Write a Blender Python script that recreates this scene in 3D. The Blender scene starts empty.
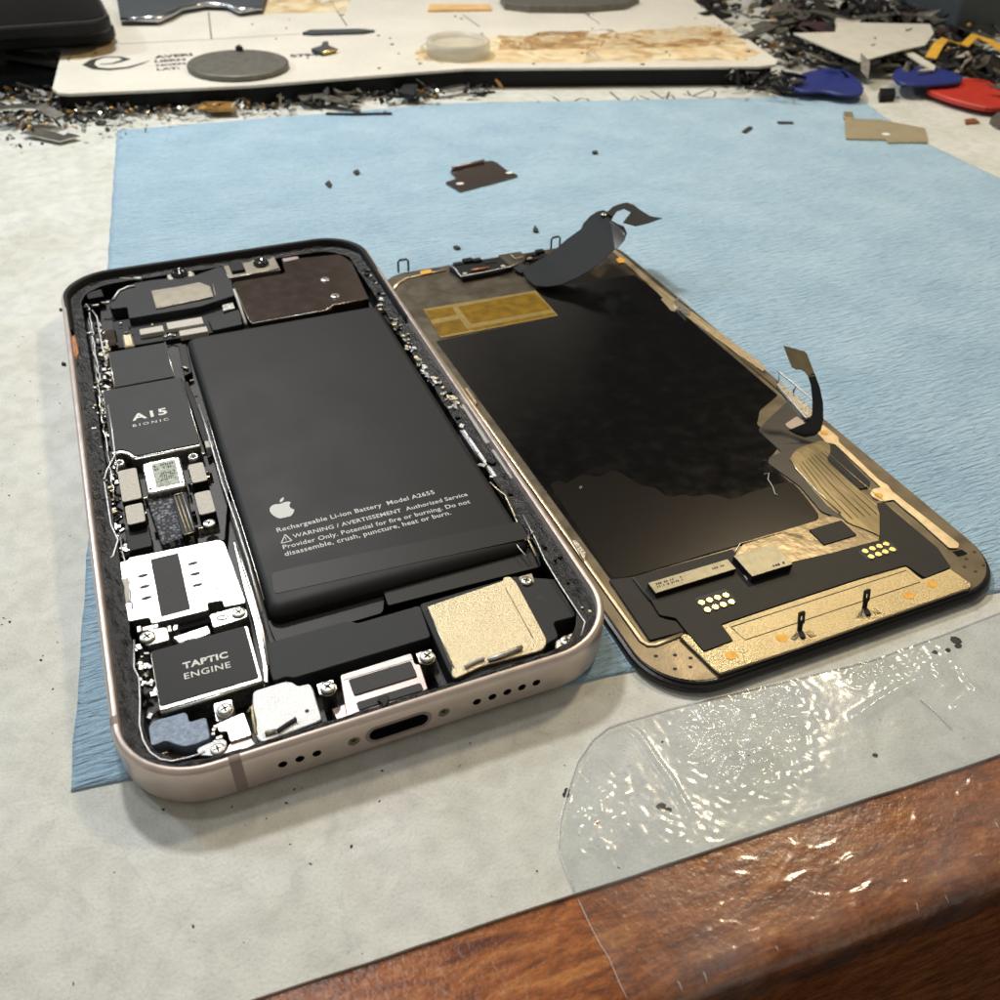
import bpy, bmesh, math, random
from mathutils import Vector, Matrix, Euler, noise
S = 0.1                      # 1 unit = 1 cm, everything below is written in millimetres
random.seed(7)
scene = bpy.context.scene
COL = scene.collection
PI = math.pi

# ------------------------------------------------------------------ camera
FOC = 923.996
CAM = Vector((16.0446, -75.6735, 108.5056))
ROT = Euler((0.87952, -0.02743, -0.39447), 'XYZ')
RM = ROT.to_matrix()
cd = bpy.data.cameras.new('camera'); cam = bpy.data.objects.new('camera', cd); COL.objects.link(cam)
cam.location = CAM * S; cam.rotation_euler = ROT
cd.sensor_width = 36; cd.lens = FOC / 1000 * 36
cd.clip_start = 0.05; cd.clip_end = 2000
cd.dof.use_dof = True; cd.dof.focus_distance = 15.2; cd.dof.aperture_fstop = .45
scene.camera = cam

# reference frames (table, phone, display)
FT = Matrix.Identity(4)
FP = Matrix.Rotation(0.01004, 4, 'X') @ Matrix.Rotation(-0.00999, 4, 'Y')
FD = Matrix.Translation((72.578, -8.754, 0)) @ Matrix.Rotation(0.00949, 4, 'Z')
TA = -0.0617
FW = Matrix.Translation((10.2, -26.1, 0)) @ Matrix.Rotation(TA, 4, 'Z')     # along the table's front edge
def un(F, u, v, z=0.0):
    """where the sight line through photo point (u, v) meets the plane at height z of frame F"""
    I = F.inverted(); o = I @ CAM
    d = I.to_3x3() @ (RM @ Vector(((u - 500) / FOC, -(v - 500) / FOC, -1)))
    return o + d * ((z - o.z) / d.z)
def uny(F, u, v, y=0.0):
    I = F.inverted(); o = I @ CAM
    d = I.to_3x3() @ (RM @ Vector(((u - 500) / FOC, -(v - 500) / FOC, -1)))
    return o + d * ((y - o.y) / d.y)
def PL(F, pts, z=0.0):
    return [(q.x, q.y) for q in (un(F, u, v, z) for u, v in pts)]
def snap4(p):
    """tl tr br bl -> true rectangle"""
    x0 = (p[0][0] + p[3][0]) / 2; x1 = (p[1][0] + p[2][0]) / 2
    y1 = (p[0][1] + p[1][1]) / 2; y0 = (p[2][1] + p[3][1]) / 2
    return [(x0, y1), (x1, y1), (x1, y0), (x0, y0)]

# ------------------------------------------------------------------ materials
def lin(h):
    if not isinstance(h, str): return (*h, 1)
    v = [int(h[i:i + 2], 16) / 255 for i in (0, 2, 4)]
    return tuple(((x + .055) / 1.055) ** 2.4 if x > .04045 else x / 12.92 for x in v) + (1,)
def mat(name, col, rough=.5, metal=0., var=.0, vs=1.5, bump=0., bs=8., col2=None, coat=0., fine=None, rvar=0., stretch=None, spec=None, detail=5, thr=None):
    m = bpy.data.materials.new(name); m.use_nodes = True
    nt = m.node_tree; N = nt.nodes; L = nt.links
    b = N['Principled BSDF']
    b.inputs['Base Color'].default_value = lin(col); b.inputs['Roughness'].default_value = rough
    b.inputs['Metallic'].default_value = metal
    if coat: b.inputs['Coat Weight'].default_value = coat; b.inputs['Coat Roughness'].default_value = .06
    if spec is not None: b.inputs['Specular IOR Level'].default_value = spec
    tc = N.new('ShaderNodeTexCoord'); mp = N.new('ShaderNodeMapping'); L.new(tc.outputs['Object'], mp.inputs[0])
    if stretch: mp.inputs['Scale'].default_value = stretch
    def nz(s, d=detail):
        n = N.new('ShaderNodeTexNoise'); n.inputs['Scale'].default_value = s; n.inputs['Detail'].default_value = d
        L.new(mp.outputs[0], n.inputs['Vector']); return n
    if var or col2:
        n = nz(vs); r = N.new('ShaderNodeValToRGB'); L.new(n.outputs['Fac'], r.inputs[0])
        c = lin(col); e = r.color_ramp.elements
        lo, hi = thr or (.35, .65)
        e[0].position = lo; e[1].position = hi
        if col2: e[0].color = lin(col2); e[1].color = c
        else:
            e[0].color = tuple(x * (1 - var) for x in c[:3]) + (1,); e[1].color = tuple(min(1, x * (1 + var)) for x in c[:3]) + (1,)
        out = r.outputs[0]
        if fine:
            n2 = nz(fine[0], 3); mx = N.new('ShaderNodeMix'); mx.data_type = 'RGBA'; mx.blend_type = 'MULTIPLY'
            r2 = N.new('ShaderNodeValToRGB'); L.new(n2.outputs['Fac'], r2.inputs[0])
            r2.color_ramp.elements[0].position = .3; r2.color_ramp.elements[1].position = .62
            k = 1 - fine[1]; r2.color_ramp.elements[0].color = (k, k, k, 1); r2.color_ramp.elements[1].color = (1, 1, 1, 1)
            mx.inputs[0].default_value = 1; L.new(out, mx.inputs[6]); L.new(r2.outputs[0], mx.inputs[7]); out = mx.outputs[2]
        L.new(out, b.inputs['Base Color'])
    if rvar:
        n = nz(vs * 2); mr = N.new('ShaderNodeMapRange'); L.new(n.outputs['Fac'], mr.inputs[0])
        mr.inputs[1].default_value = .3; mr.inputs[2].default_value = .7
        mr.inputs[3].default_value = max(.02, rough - rvar); mr.inputs[4].default_value = rough + rvar; L.new(mr.outputs[0], b.inputs['Roughness'])
    if bump:
        n = nz(bs); bp = N.new('ShaderNodeBump'); bp.inputs['Strength'].default_value = bump; bp.inputs['Distance'].default_value = .02
        L.new(n.outputs['Fac'], bp.inputs['Height']); L.new(bp.outputs[0], b.inputs['Normal'])
    return m
M = {}
M['rim'] = mat('rose_aluminium', 'd6c8c0', .36, .72, var=.04, vs=3, bump=.04, bs=60, rvar=.04)
M['bandm'] = mat('antenna_plastic', '8f807a', .5, var=.05)
M['black'] = mat('black_plastic', '101113', .55, var=.2, vs=5, bump=.1, bs=40, spec=.25)
M['ledge'] = mat('black_adhesive', '08080a', .35, var=.3, vs=20, bump=1., bs=35, spec=.35)
M['floor'] = mat('dark_tray', '0a0a0b', .5, var=.3, vs=10, bump=.3, bs=20)
M['batt'] = mat('battery_wrap', '191a1b', .52, var=.05, vs=.5, bump=.02, bs=1.5, rvar=.03, spec=.22)
M['battape'] = mat('battery_tape', '0c0d0e', .5, var=.2, vs=1, bump=.2, bs=2.5, spec=.3)
M['sticker'] = mat('graphite_sticker', '2b2e30', .55, var=.08, vs=2, bump=.05, bs=40, spec=.25)
M['tapticm'] = mat('haptic_sticker', '17181a', .55, var=.08, vs=2, bump=.06, bs=50, spec=.25)
M['silver'] = mat('bright_steel', 'bfbeb8', .32, 1, var=.05, vs=8, bump=.15, bs=90, rvar=.08)
M['silver2'] = mat('satin_steel', 'b7b8b9', .42, 1, var=.1, vs=50, bump=.5, bs=70)
M['gold'] = mat('brushed_champagne', 'bfb498', .42, 1, var=.12, vs=45, bump=.8, bs=48)
M['goldplate'] = mat('gold_plate', 'bdb08e', .29, 1, var=.16, vs=45, bump=.7, bs=45)
M['bronze'] = mat('bronze_sheet', '6a6356', .38, .85, var=.12, vs=1.2, bump=.08, bs=25, rvar=.08)
M['tan'] = mat('tan_edge', 'cdbd9f', .35, .8, var=.12, vs=6, bump=.15, bs=50)
M['orange'] = mat('orange_pad', 'd9a23a', .5, .1, var=.12, vs=12)
M['pad'] = mat('gold_contact', 'ffdf90', .28, .9, var=.05)
M['foam'] = mat('grey_foam', 'bdbab2', .7, var=.1, vs=30, bump=.25, bs=60)
M['foamd'] = mat('dark_foam', '3f4042', .8, var=.1, vs=30, bump=.25, bs=60)
M['bluefoam'] = mat('blue_grey_foil', '7f8fa3', .55, .2, var=.14, vs=14, bump=.25, bs=50, fine=(22, .35))
M['speckle'] = mat('speckled_foam', '15161a', .5, var=.3, vs=20, bump=1., bs=55, col2='8d90a0', thr=(.35, .5))
M['mod'] = mat('charcoal_module', '202326', .55, var=.12, vs=40, bump=.3, bs=60, spec=.28)
M['darkmirror'] = mat('dark_shield', '6e625c', .16, .95, var=.05, vs=2, bump=.02, bs=10, rvar=.04)
M['pinkbr'] = mat('rose_bracket', 'a99a98', .4, .8, var=.06, bump=.1, bs=60)
M['platebr'] = mat('nickel_plate', '9b9588', .36, .95, var=.1, vs=4, bump=.15, bs=50)
M['white'] = mat('label_ink', 'c6caca', .6)
M['whiteb'] = mat('label_ink_bright', 'd8d8d4', .6)
M['dispblack'] = mat('black_glass', '0b0c0e', .3, bump=.05, bs=30, var=.2)
M['film'] = mat('black_film', '090807', .12, bump=.22, bs=.45, rvar=.04, spec=1., detail=3)
M['sheen_paint'] = mat('painted_brown_sheen', '15110d', .2, .2, bump=.25, bs=.5, spec=.8, detail=3)  # brown reflection put into the colour of a thin sheet
M['filmb'] = mat('black_flex_cover', '1b1b1a', .55, var=.1, vs=3, bump=.1, bs=60, spec=.3)
M['filmd'] = mat('dark_tape', '2b2926', .4, var=.12, vs=2, bump=.12, bs=5)
M['kapton'] = mat('polyimide_tape', '8b6b05', .3, .15, var=.1, vs=4, bump=.1, bs=12, col2='6f5406')
M['kaptonb'] = mat('tape_border', 'a38d55', .35, .5, var=.1, vs=6)
M['chip'] = mat('chip_lid', '8d8a78', .42, .6, var=.1, vs=8, bump=.12, bs=60)
M['chipside'] = mat('chip_side', '0d0f10', .4)
M['ink'] = mat('dark_ink', '25251f', .7)
M['flex'] = mat('grey_flex', '15191e', .6, var=.06, vs=1, bump=.03, bs=3, spec=.15)
M['flexd'] = mat('navy_flex', '12141c', .3, var=.2, vs=3, bump=.1, bs=8)
M['foil'] = mat('crinkled_foil', '7d7462', .32, .9, var=.15, vs=5, bump=.5, bs=4)
M['ribbon'] = mat('ribbon_flex', '8a7f62', .3, .75, var=.25, vs=3, bump=.2, bs=6, stretch=(1, .15, 1))
M['pink'] = mat('pinkish_pad', 'a89a90', .5, .3)
M['lens'] = mat('lens_glass', '050608', .06, coat=1)
M['copper'] = mat('copper_pad', '9a6a48', .45, .6, var=.2, vs=10)
M['deb_dark'] = mat('dark_flex_scrap', '16171a', .35, var=.4, vs=3)
M['deb_grey'] = mat('grey_scrap', '5a5850', .45, .3, var=.4, vs=3)
M['deb_silver'] = mat('silver_scrap', 'c8c6c0', .25, 1, var=.2, vs=3)
M['deb_gold'] = mat('gold_scrap', 'b58a4c', .35, .7, var=.3, vs=3)
M['deb_white'] = mat('pale_scrap', 'b3ae9f', .5, var=.2)
M['deb_maroon'] = mat('maroon_scrap', '3a2326', .4, var=.3)
M['blue'] = mat('blue_plastic', '1f2c70', .45, var=.08, bump=.1, bs=10)
M['red'] = mat('red_plastic', 'b23224', .4, var=.08, bump=.1, bs=10)
M['paperw'] = mat('pale_paper', 'c2c0b4', .6, var=.06)
M['board'] = mat('white_enamel', 'd6d3c8', .4, var=.05, vs=.4, bump=.05, bs=6, fine=(5, .08))
M['boxgrey'] = mat('slate_plastic', '3a4045', .6, var=.08)
M['coinm'] = mat('worn_coin', '6e6c64', .5, .6, var=.15, vs=4, bump=.3, bs=20)
M['capm'] = mat('cloudy_plastic', 'c9c4b4', .4, var=.05)
M['yellow'] = mat('yellow_flex', 'd9a93c', .4, var=.1)
M['blackscreen'] = mat('black_screen', '08090a', .12, bump=.02, bs=4)
M['chrome'] = mat('chrome_edge', 'b9bcc2', .22, 1)
M['pencil'] = mat('pencil_line', '34322e', .8)
M['speck'] = mat('dirt', '2c2a26', .8, var=.3)
M['pinkdot'] = mat('pink_speck', 'b5496a', .6)

M['capm'].node_tree.nodes['Principled BSDF'].inputs['Alpha'].default_value = .5
def nodes(m):
    nt = m.node_tree; return nt, nt.nodes, nt.links, nt.nodes['Principled BSDF']
def custom(name):
    m = bpy.data.materials.new(name); m.use_nodes = True; M[name] = m
    nt, N, L, b = nodes(m); tc = N.new('ShaderNodeTexCoord')
    def nz(s, d=5, st=None, dist=0):
        n = N.new('ShaderNodeTexNoise'); n.inputs['Scale'].default_value = s; n.inputs['Detail'].default_value = d; n.inputs['Distortion'].default_value = dist
        if st:
            mp = N.new('ShaderNodeMapping'); mp.inputs['Scale'].default_value = st; L.new(tc.outputs['Object'], mp.inputs[0]); L.new(mp.outputs[0], n.inputs['Vector'])
        else: L.new(tc.outputs['Object'], n.inputs['Vector'])
        return n.outputs['Fac']
    def ramp(f, stops):
        r = N.new('ShaderNodeValToRGB'); L.new(f, r.inputs[0]); e = r.color_ramp.elements
        while len(e) < len(stops): e.new(.5)
        for q, (p, c) in zip(e, stops): q.position = p; q.color = lin(c) if isinstance(c, str) else (c, c, c, 1)
        return r.outputs[0]
    def mul(a, c, blend='MULTIPLY', fac=1.):
        mx = N.new('ShaderNodeMix'); mx.data_type = 'RGBA'; mx.blend_type = blend
        if isinstance(fac, float): mx.inputs[0].default_value = fac
        else: L.new(fac, mx.inputs[0])
        for s, i in ((a, 6), (c, 7)):
            if isinstance(s, str): mx.inputs[i].default_value = lin(s)
            else: L.new(s, mx.inputs[i])
        return mx.outputs[2]
    def bump(hs):
        prev = None
        for f, st, di in hs:
            bp = N.new('ShaderNodeBump'); bp.inputs['Strength'].default_value = st; bp.inputs['Distance'].default_value = di
            L.new(f, bp.inputs['Height'])
            if prev: L.new(prev, bp.inputs['Normal'])
            prev = bp.outputs[0]
        L.new(prev, b.inputs['Normal'])
    return m, b, L, N, nz, ramp, mul, bump
# worn pale sheet covering the bench
m, b, L, N, nz, ramp, mul, bump = custom('worn_sheet')
c = ramp(nz(.45, 8), [(.32, 'c3c5bb'), (.5, 'cacdc6'), (.68, 'd1d3cf')])
c = mul(c, ramp(nz(2.6, 8, dist=.4), [(.35, .86), (.6, 1.)]))
c = mul(c, ramp(nz(24, 4), [(.3, .86), (.52, 1.)]))
c = mul(c, ramp(nz(9, 3), [(.24, .55), (.29, 1.)]))
cr = nz(.33, 3, dist=1.2); a = N.new('ShaderNodeMath'); a.operation = 'SUBTRACT'; L.new(cr, a.inputs[0]); a.inputs[1].default_value = .5
a2 = N.new('ShaderNodeMath'); a2.operation = 'ABSOLUTE'; L.new(a.outputs[0], a2.inputs[0])
c = mul(c, ramp(a2.outputs[0], [(.0, .93), (.012, 1.)]))
L.new(c, b.inputs['Base Color']); b.inputs['Roughness'].default_value = .55
bump([(nz(1.6, 8), .35, .05), (nz(22, 4), .3, .02)])
# creped blue towel
m, b, L, N, nz, ramp, mul, bump = custom('blue_crepe')
c = ramp(nz(.5, 4), [(.3, '93b4cb'), (.7, 'a5c3d6')])
c = mul(c, ramp(nz(5, 5, (3.2, .7, 1)), [(.3, .9), (.65, 1.)]))
c = mul(c, ramp(nz(7, 6, (.5, 2.6, 1), .8), [(.3, .80), (.47, 1.)]))
L.new(c, b.inputs['Base Color']); b.inputs['Roughness'].default_value = .85
b.inputs['Sheen Weight'].default_value = .15
bump([(nz(4.5, 5, (.55, 3.0, 1), .6), 1., .09), (nz(30, 3), .5, .02)])
# varnished wood
m, b, L, N, nz, ramp, mul, bump = custom('varnished_wood')
c = ramp(nz(3.2, 9, (.4, 1.6, 1), 1.), [(.3, '6a371b'), (.5, '9c5a2c'), (.72, 'b97a42')])
c = mul(c, ramp(nz(14, 6, (.6, 1.6, 1), 1.), [(.3, .55), (.6, 1.)]))
L.new(c, b.inputs['Base Color']); b.inputs['Roughness'].default_value = .26
bump([(nz(4, 8), .3, .03), (nz(12, 5), .4, .02)])
# clear tape
m, b, L, N, nz, ramp, mul, bump = custom('clear_tape')
N.remove(b); out = N['Material Output']
tr = N.new('ShaderNodeBsdfTransparent'); tr.inputs[0].default_value = (.95, .965, .98, 1)
gl = N.new('ShaderNodeBsdfGlossy'); gl.inputs['Roughness'].default_value = .17
df = N.new('ShaderNodeBsdfDiffuse'); df.inputs[0].default_value = (.5, .53, .57, 1)
fr = N.new('ShaderNodeLayerWeight')
pw = N.new('ShaderNodeMath'); pw.operation = 'POWER'; L.new(fr.outputs['Facing'], pw.inputs[0]); pw.inputs[1].default_value = 4.5
fm = N.new('ShaderNodeMath'); fm.operation = 'MULTIPLY_ADD'; L.new(pw.outputs[0], fm.inputs[0]); fm.inputs[1].default_value = .8; fm.inputs[2].default_value = .06
b1 = N.new('ShaderNodeBump'); b1.inputs['Strength'].default_value = .10; b1.inputs['Distance'].default_value = .05; L.new(nz(2.2, 5, dist=1.2), b1.inputs['Height'])
b2 = N.new('ShaderNodeBump'); b2.inputs['Strength'].default_value = .05; b2.inputs['Distance'].default_value = .02; L.new(nz(14, 4, dist=1.), b2.inputs['Height']); L.new(b1.outputs[0], b2.inputs['Normal'])
L.new(b2.outputs[0], gl.inputs['Normal']); L.new(b2.outputs[0], fr.inputs['Normal'])
mt = N.new('ShaderNodeMixShader'); L.new(ramp(nz(.9, 6), [(.35, .0), (.75, .14)]), mt.inputs[0]); L.new(tr.outputs[0], mt.inputs[1]); L.new(df.outputs[0], mt.inputs[2])
ms = N.new('ShaderNodeMixShader'); L.new(fm.outputs[0], ms.inputs[0]); L.new(mt.outputs[0], ms.inputs[1]); L.new(gl.outputs[0], ms.inputs[2])
L.new(ms.outputs[0], out.inputs[0])
# rust stain that fades out at the edges of its blotches
def stain(name, c1, c2, thr, sc=.5, di=1.5):
    m, b, L, N, nz, ramp, mul, bump = custom(name)
    L.new(ramp(nz(.9, 8, dist=1.), [(.35, c1), (.6, c2)]), b.inputs['Base Color']); b.inputs['Roughness'].default_value = .5
    L.new(ramp(nz(sc, 8, dist=di), [(thr - .12, 0.), (thr + .06, 1.)]), b.inputs['Alpha'])
stain('rust_stain', 'c8aa78', 'ddd0ae', .45)
stain('rust_line', '9a7448', 'c2a070', .6)
stain('grey_dirt', '989a96', 'aeb0ac', .52, 2.2, .3)

# ------------------------------------------------------------------ mesh helpers (millimetres in, scaled on linking)
def fillet(poly, r, n=3):
    out = []; k = len(poly)
    for i in range(k):
        a, p, c = (Vector(poly[i - 1]), Vector(poly[i]), Vector(poly[(i + 1) % k]))
        u = a - p; w = c - p; lu, lw = u.length, w.length
        rr = r[i] if isinstance(r, (list, tuple)) else r
        d = min(rr, lu * .45, lw * .45)
        if d < 1e-4: out.append(tuple(p)); continue
        s, e = p + u / lu * d, p + w / lw * d
        for j in range(n + 1):
            t = j / n; q = s * (1 - t) ** 2 + p * 2 * t * (1 - t) + e * t * t; out.append((q.x, q.y))
    return out
def rrect(x0, y0, x1, y1, r, n=10, ex=1.0):
    out = []
    for cx, cy, a0 in ((x1 - r, y1 - r, 0), (x0 + r, y1 - r, 90), (x0 + r, y0 + r, 180), (x1 - r, y0 + r, 270)):
        for j in range(n + 1):
            a = math.radians(a0 + 90 * j / n); out.append((cx + r * math.cos(a), cy + r * math.sin(a)))
    return out
def area2(p): return sum(p[i - 1][0] * p[i][1] - p[i][0] * p[i - 1][1] for i in range(len(p)))
def prism(bm, poly, z0, z1, bev=0., mi=0):
    """closed solid between z0 and z1 with a small chamfer round its top"""
    if area2(poly) < 0: poly = poly[::-1]
    n = len(poly); f0 = len(bm.faces)
    lo = [bm.verts.new((x, y, z0)) for x, y in poly]
    if bev > 0:
        md = [bm.verts.new((x, y, z1 - bev)) for x, y in poly]
        ins = []
        for i in range(n):
            a, p, c = Vector(poly[i - 1]), Vector(poly[i]), Vector(poly[(i + 1) % n])
            e1 = (p - a); e2 = (c - p)
            e1 = e1.normalized() if e1.length > 1e-6 else e2.normalized(); e2 = e2.normalized() if e2.length > 1e-6 else e1
            nn = Vector((-e1.y - e2.y, e1.x + e2.x)); nn = nn.normalized() if nn.length > 1e-5 else Vector((-e1.y, e1.x))
            k = max(.5, nn.dot(Vector((-e1.y, e1.x))))
            ins.append((p.x + nn.x * bev / k, p.y + nn.y * bev / k))
        hi = [bm.verts.new((x, y, z1)) for x, y in ins]; rings = [lo, md, hi]
    else:
        hi = [bm.verts.new((x, y, z1)) for x, y in poly]; rings = [lo, hi]
    for r0, r1 in zip(rings, rings[1:]):
        for i in range(n): bm.faces.new((r0[i - 1], r0[i], r1[i], r1[i - 1]))
    bm.faces.new(hi); bm.faces.new(lo[::-1])
    bm.faces.ensure_lookup_table()
    for f in bm.faces[f0:]: f.material_index = mi
    return bm
def newbm(): return bmesh.new()
def link(name, bm, mats, parent=None, smooth=False, origin=None, label=None):
    me = bpy.data.meshes.new(name)
    bmesh.ops.recalc_face_normals(bm, faces=bm.faces[:])
    org = Vector(origin) if origin is not None else Vector((0, 0, 0))
    for v in bm.verts: v.co = (v.co - org) * S
    bm.to_mesh(me); bm.free()
    for m_ in (mats if isinstance(mats, (list, tuple)) else [mats]): me.materials.append(M[m_] if isinstance(m_, str) else m_)
    if smooth: 
        for p in me.polygons: p.use_smooth = True
    o = bpy.data.objects.new(name, me); COL.objects.link(o)
    o.location = org * S
    if parent: o.parent = parent
    if label: o['label'] = label
    return o
def root(name, F, label, cat, at=None, group=None):
    o = bpy.data.objects.new(name, None); COL.objects.link(o); o.empty_display_size = .5
    G = F.copy()
    if at is not None: G = G @ Matrix.Translation(at)
    G.translation *= S; o.matrix_world = G
    o['label'] = label; o['category'] = cat
    if group: o['group'] = group
    return o
def tag(o, label, cat, group=None, kind=None):
    o['label'] = label; o['category'] = cat
    if group: o['group'] = group
    if kind: o['kind'] = kind
    return o
def shape(name, polys, z0, z1, m_, parent, bev=.08, smooth=False, label=None):
    bm = newbm()
    for p in (polys if isinstance(polys[0][0], (tuple, list)) else [polys]): prism(bm, p, z0, z1, bev)
    return link(name, bm, m_, parent, smooth, label=label)
def tube(bm, pts, r, n=6, mi=0, flat=1.):
    pts = [Vector(p) for p in pts]; rings = []
    for i, p in enumerate(pts):
        t = (pts[min(i + 1, len(pts) - 1)] - pts[max(i - 1, 0)]).normalized()
        up = Vector((0, 0, 1)) if abs(t.z) < .9 else Vector((0, 1, 0))
        s = t.cross(up).normalized(); w = s.cross(t)
        rr = r[i] if isinstance(r, (list, tuple)) else r
        rings.append([bm.verts.new(p + (s * math.cos(2 * PI * k / n) + w * math.sin(2 * PI * k / n) * flat) * rr) for k in range(n)])
    for a, c in zip(rings, rings[1:]):
        for k in range(n):
            f = bm.faces.new((a[k - 1], a[k], c[k], c[k - 1])); f.material_index = mi; f.smooth = True
    for q in (rings[0], rings[-1][::-1]):
        f = bm.faces.new(q); f.material_index = mi
def disc(cx, cy, rx, ry=None, n=20, rot=0):
    ry = ry or rx
    return [(cx + rx * math.cos(2 * PI * k / n) * math.cos(rot) - ry * math.sin(2 * PI * k / n) * math.sin(rot),
             cy + rx * math.cos(2 * PI * k / n) * math.sin(rot) + ry * math.sin(2 * PI * k / n) * math.cos(rot)) for k in range(n)]
def lathe(bm, cx, cy, prof, n=24, mi=0):
    """prof: (radius, z) from the bottom outside to the top centre"""
    rings = [[bm.verts.new((cx + r * math.cos(2 * PI * k / n), cy + r * math.sin(2 * PI * k / n), z)) for k in range(n)] for r, z in prof]
    for a, c in zip(rings, rings[1:]):
        for k in range(n):
            f = bm.faces.new((a[k - 1], a[k], c[k], c[k - 1])); f.material_index = mi; f.smooth = True
    f = bm.faces.new(rings[-1]); f.material_index = mi
    f = bm.faces.new(rings[0][::-1]); f.material_index = mi
def text(name, body, F, p0, p1, z, m_, parent, bold=0., yscale=1., size_ref=None, spacing=1.):
    """lettering along the baseline p0 -> p1 (local mm), scaled to fill it"""
    cu = bpy.data.curves.new(name, 'FONT'); cu.body = body; cu.size = 1; cu.space_character = spacing; cu.offset = bold; cu.resolution_u = 3
    t = bpy.data.objects.new(name, cu); COL.objects.link(t)
    dg = bpy.context.evaluated_depsgraph_get(); dg.update()
    me = bpy.data.meshes.new_from_object(t.evaluated_get(dg)); bpy.data.objects.remove(t)
    xs = [v.co.x for v in me.vertices]; x0, x1 = min(xs), max(xs)
    a, c = Vector(p0), Vector(p1); d = c - a; k = d.length / (x1 - x0); ang = math.atan2(d.y, d.x)
    for v in me.vertices:
        x = (v.co.x - x0) * k; y = v.co.y * k * yscale
        v.co = Vector((a.x + x * math.cos(ang) - y * math.sin(ang), a.y + x * math.sin(ang) + y * math.cos(ang), z)) * S
    me.materials.clear(); me.materials.append(M[m_])
    o = bpy.data.objects.new(name, me); COL.objects.link(o)
    if parent: o.parent = parent
    return o
def screw(parent, F, u, v, z, r=.95, m_='silver', h=.5, name='screw'):
    x, y = PL(F, [(u, v)], z)[0]; bm = newbm()
    lathe(bm, x, y, [(r, z - h), (r, z - .12), (r * .88, z), (r * .5, z + .03)], 20)
    a = random.random() * PI
    for k in (0, PI / 2):
        w, l = r * .13, r * .55; ca, sa = math.cos(a + k), math.sin(a + k)
        prism(bm, [(x + ca * i * l - sa * j * w, y + sa * i * l + ca * j * w) for i, j in ((-1, -1), (1, -1), (1, 1), (-1, 1))], z + .02, z + .05, 0, 1)
    return link(name, bm, [m_, 'speck'], parent)

# ------------------------------------------------------------------ SETTING: bench, worn sheet, towel, floor
bm = newbm()
yf = -15.4; R = 3.6; X0, X1, YB, TH = -900, 1600, 1500, 24
prof = [(YB, -.5), (yf + R, -.5)]
for k in range(1, 9):
    a = PI / 2 * k / 8; prof.append((yf + R - R * math.sin(a) , -.5 - R * (1 - math.cos(a)) * .8))
zb = prof[-1][1]
prof += [(yf, -TH + 1), (yf + 1, -TH), (yf + 3.5, -TH - .2), (yf + 3.5, -52), (yf + 5, -52.5), (yf + 5, -260), (YB, -260)]
nx = 60
cols = []
for i in range(nx + 1):
    x = X0 + (X1 - X0) * i / nx
    cols.append([bm.verts.new(FW @ Vector((x, y, z))) for y, z in prof])
for a, c in zip(cols, cols[1:]):
    for k in range(len(prof)): bm.faces.new((a[k - 1], a[k], c[k], c[k - 1]))
bm.faces.new(cols[0]); bm.faces.new(cols[-1][::-1])
o = link('table', bm, 'varnished_wood'); o['kind'] = 'structure'; o['label'] = 'varnished brown wooden bench with a rounded front edge'
for p in o.data.polygons: p.use_smooth = False
bm = newbm()
for i, j in ((-1, -1), (1, -1), (1, 1), (-1, 1)): bm.verts.new((i * 4000, j * 4000, -720))
bm.faces.new(bm.verts[:])
o = link('floor', bm, mat('dark_floor', '2a2622', .6, var=.2, vs=.3)); o['kind'] = 'structure'; o['label'] = 'dark floor far below the bench edge'

# worn sheet: slightly uneven front edge
bm = newbm(); pts = []
for i in range(161):
    x = -200 + 500 * i / 160
    pts.append(((FW @ Vector((x, .15 * noise.noise((x * .12, 3, 0)) + .08 * noise.noise((x * .6, 1, 0)), 0)))).to_2d())
pts = [tuple((FW @ Vector((-700, 0, 0))).to_2d())] + [tuple(p) for p in pts] + [tuple((FW @ Vector((1400, 0, 0))).to_2d()), (1400, 1300), (-700, 1300)]
prism(bm, pts, -.46, 0, .05)
sheet = tag(link('bench_sheet', bm, 'worn_sheet'), 'worn grey white paper sheet covering the bench under the towel', 'bench covering')

# handwriting on the sheet
bm = newbm()
for st in [[(538, 101), (545, 105)], [(553, 97), (559, 101), (564, 105)], [(575, 101), (580, 98.5), (587, 99), (593, 104)], [(610, 92), (616, 97), (622, 102)],
           [(627, 104), (635, 96), (641, 104)], [(640, 96), (648, 99), (655, 103)], [(651, 91), (659, 96), (666, 101), (669, 92)], [(662, 98), (672, 95), (676, 101)],
           [(683, 94), (693, 96), (700, 93), (710, 89), (716, 92), (714, 97), (700, 98), (690, 95), (687, 91)]]:
    for q in range(0, 1): tube(bm, [(*PL(FT, [p], .0)[0], .03) for p in st], .42, 5, flat=.08)
link('handwriting', bm, 'pencil', sheet)
bm = newbm(); rs = random.Random(3)
for k in range(120):
    u, v = (rs.uniform(0, 60), rs.uniform(140, 700)) if k < 30 else ((rs.uniform(20, 800), rs.uniform(740, 990)) if k < 70 else (rs.uniform(900, 1000), rs.uniform(100, 170)))
    x, y = PL(FT, [(u, v)])[0]; r = rs.uniform(.08, .3)
    if (FW.inverted() @ Vector((x, y, 0))).y < .5: continue
    prism(bm, disc(x, y, r, r * rs.uniform(.25, .7), 7, rs.uniform(0, 3)), .004, .04)
o = link('dirt_specks', bm, 'speck', sheet); o['kind'] = 'stuff'

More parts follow.
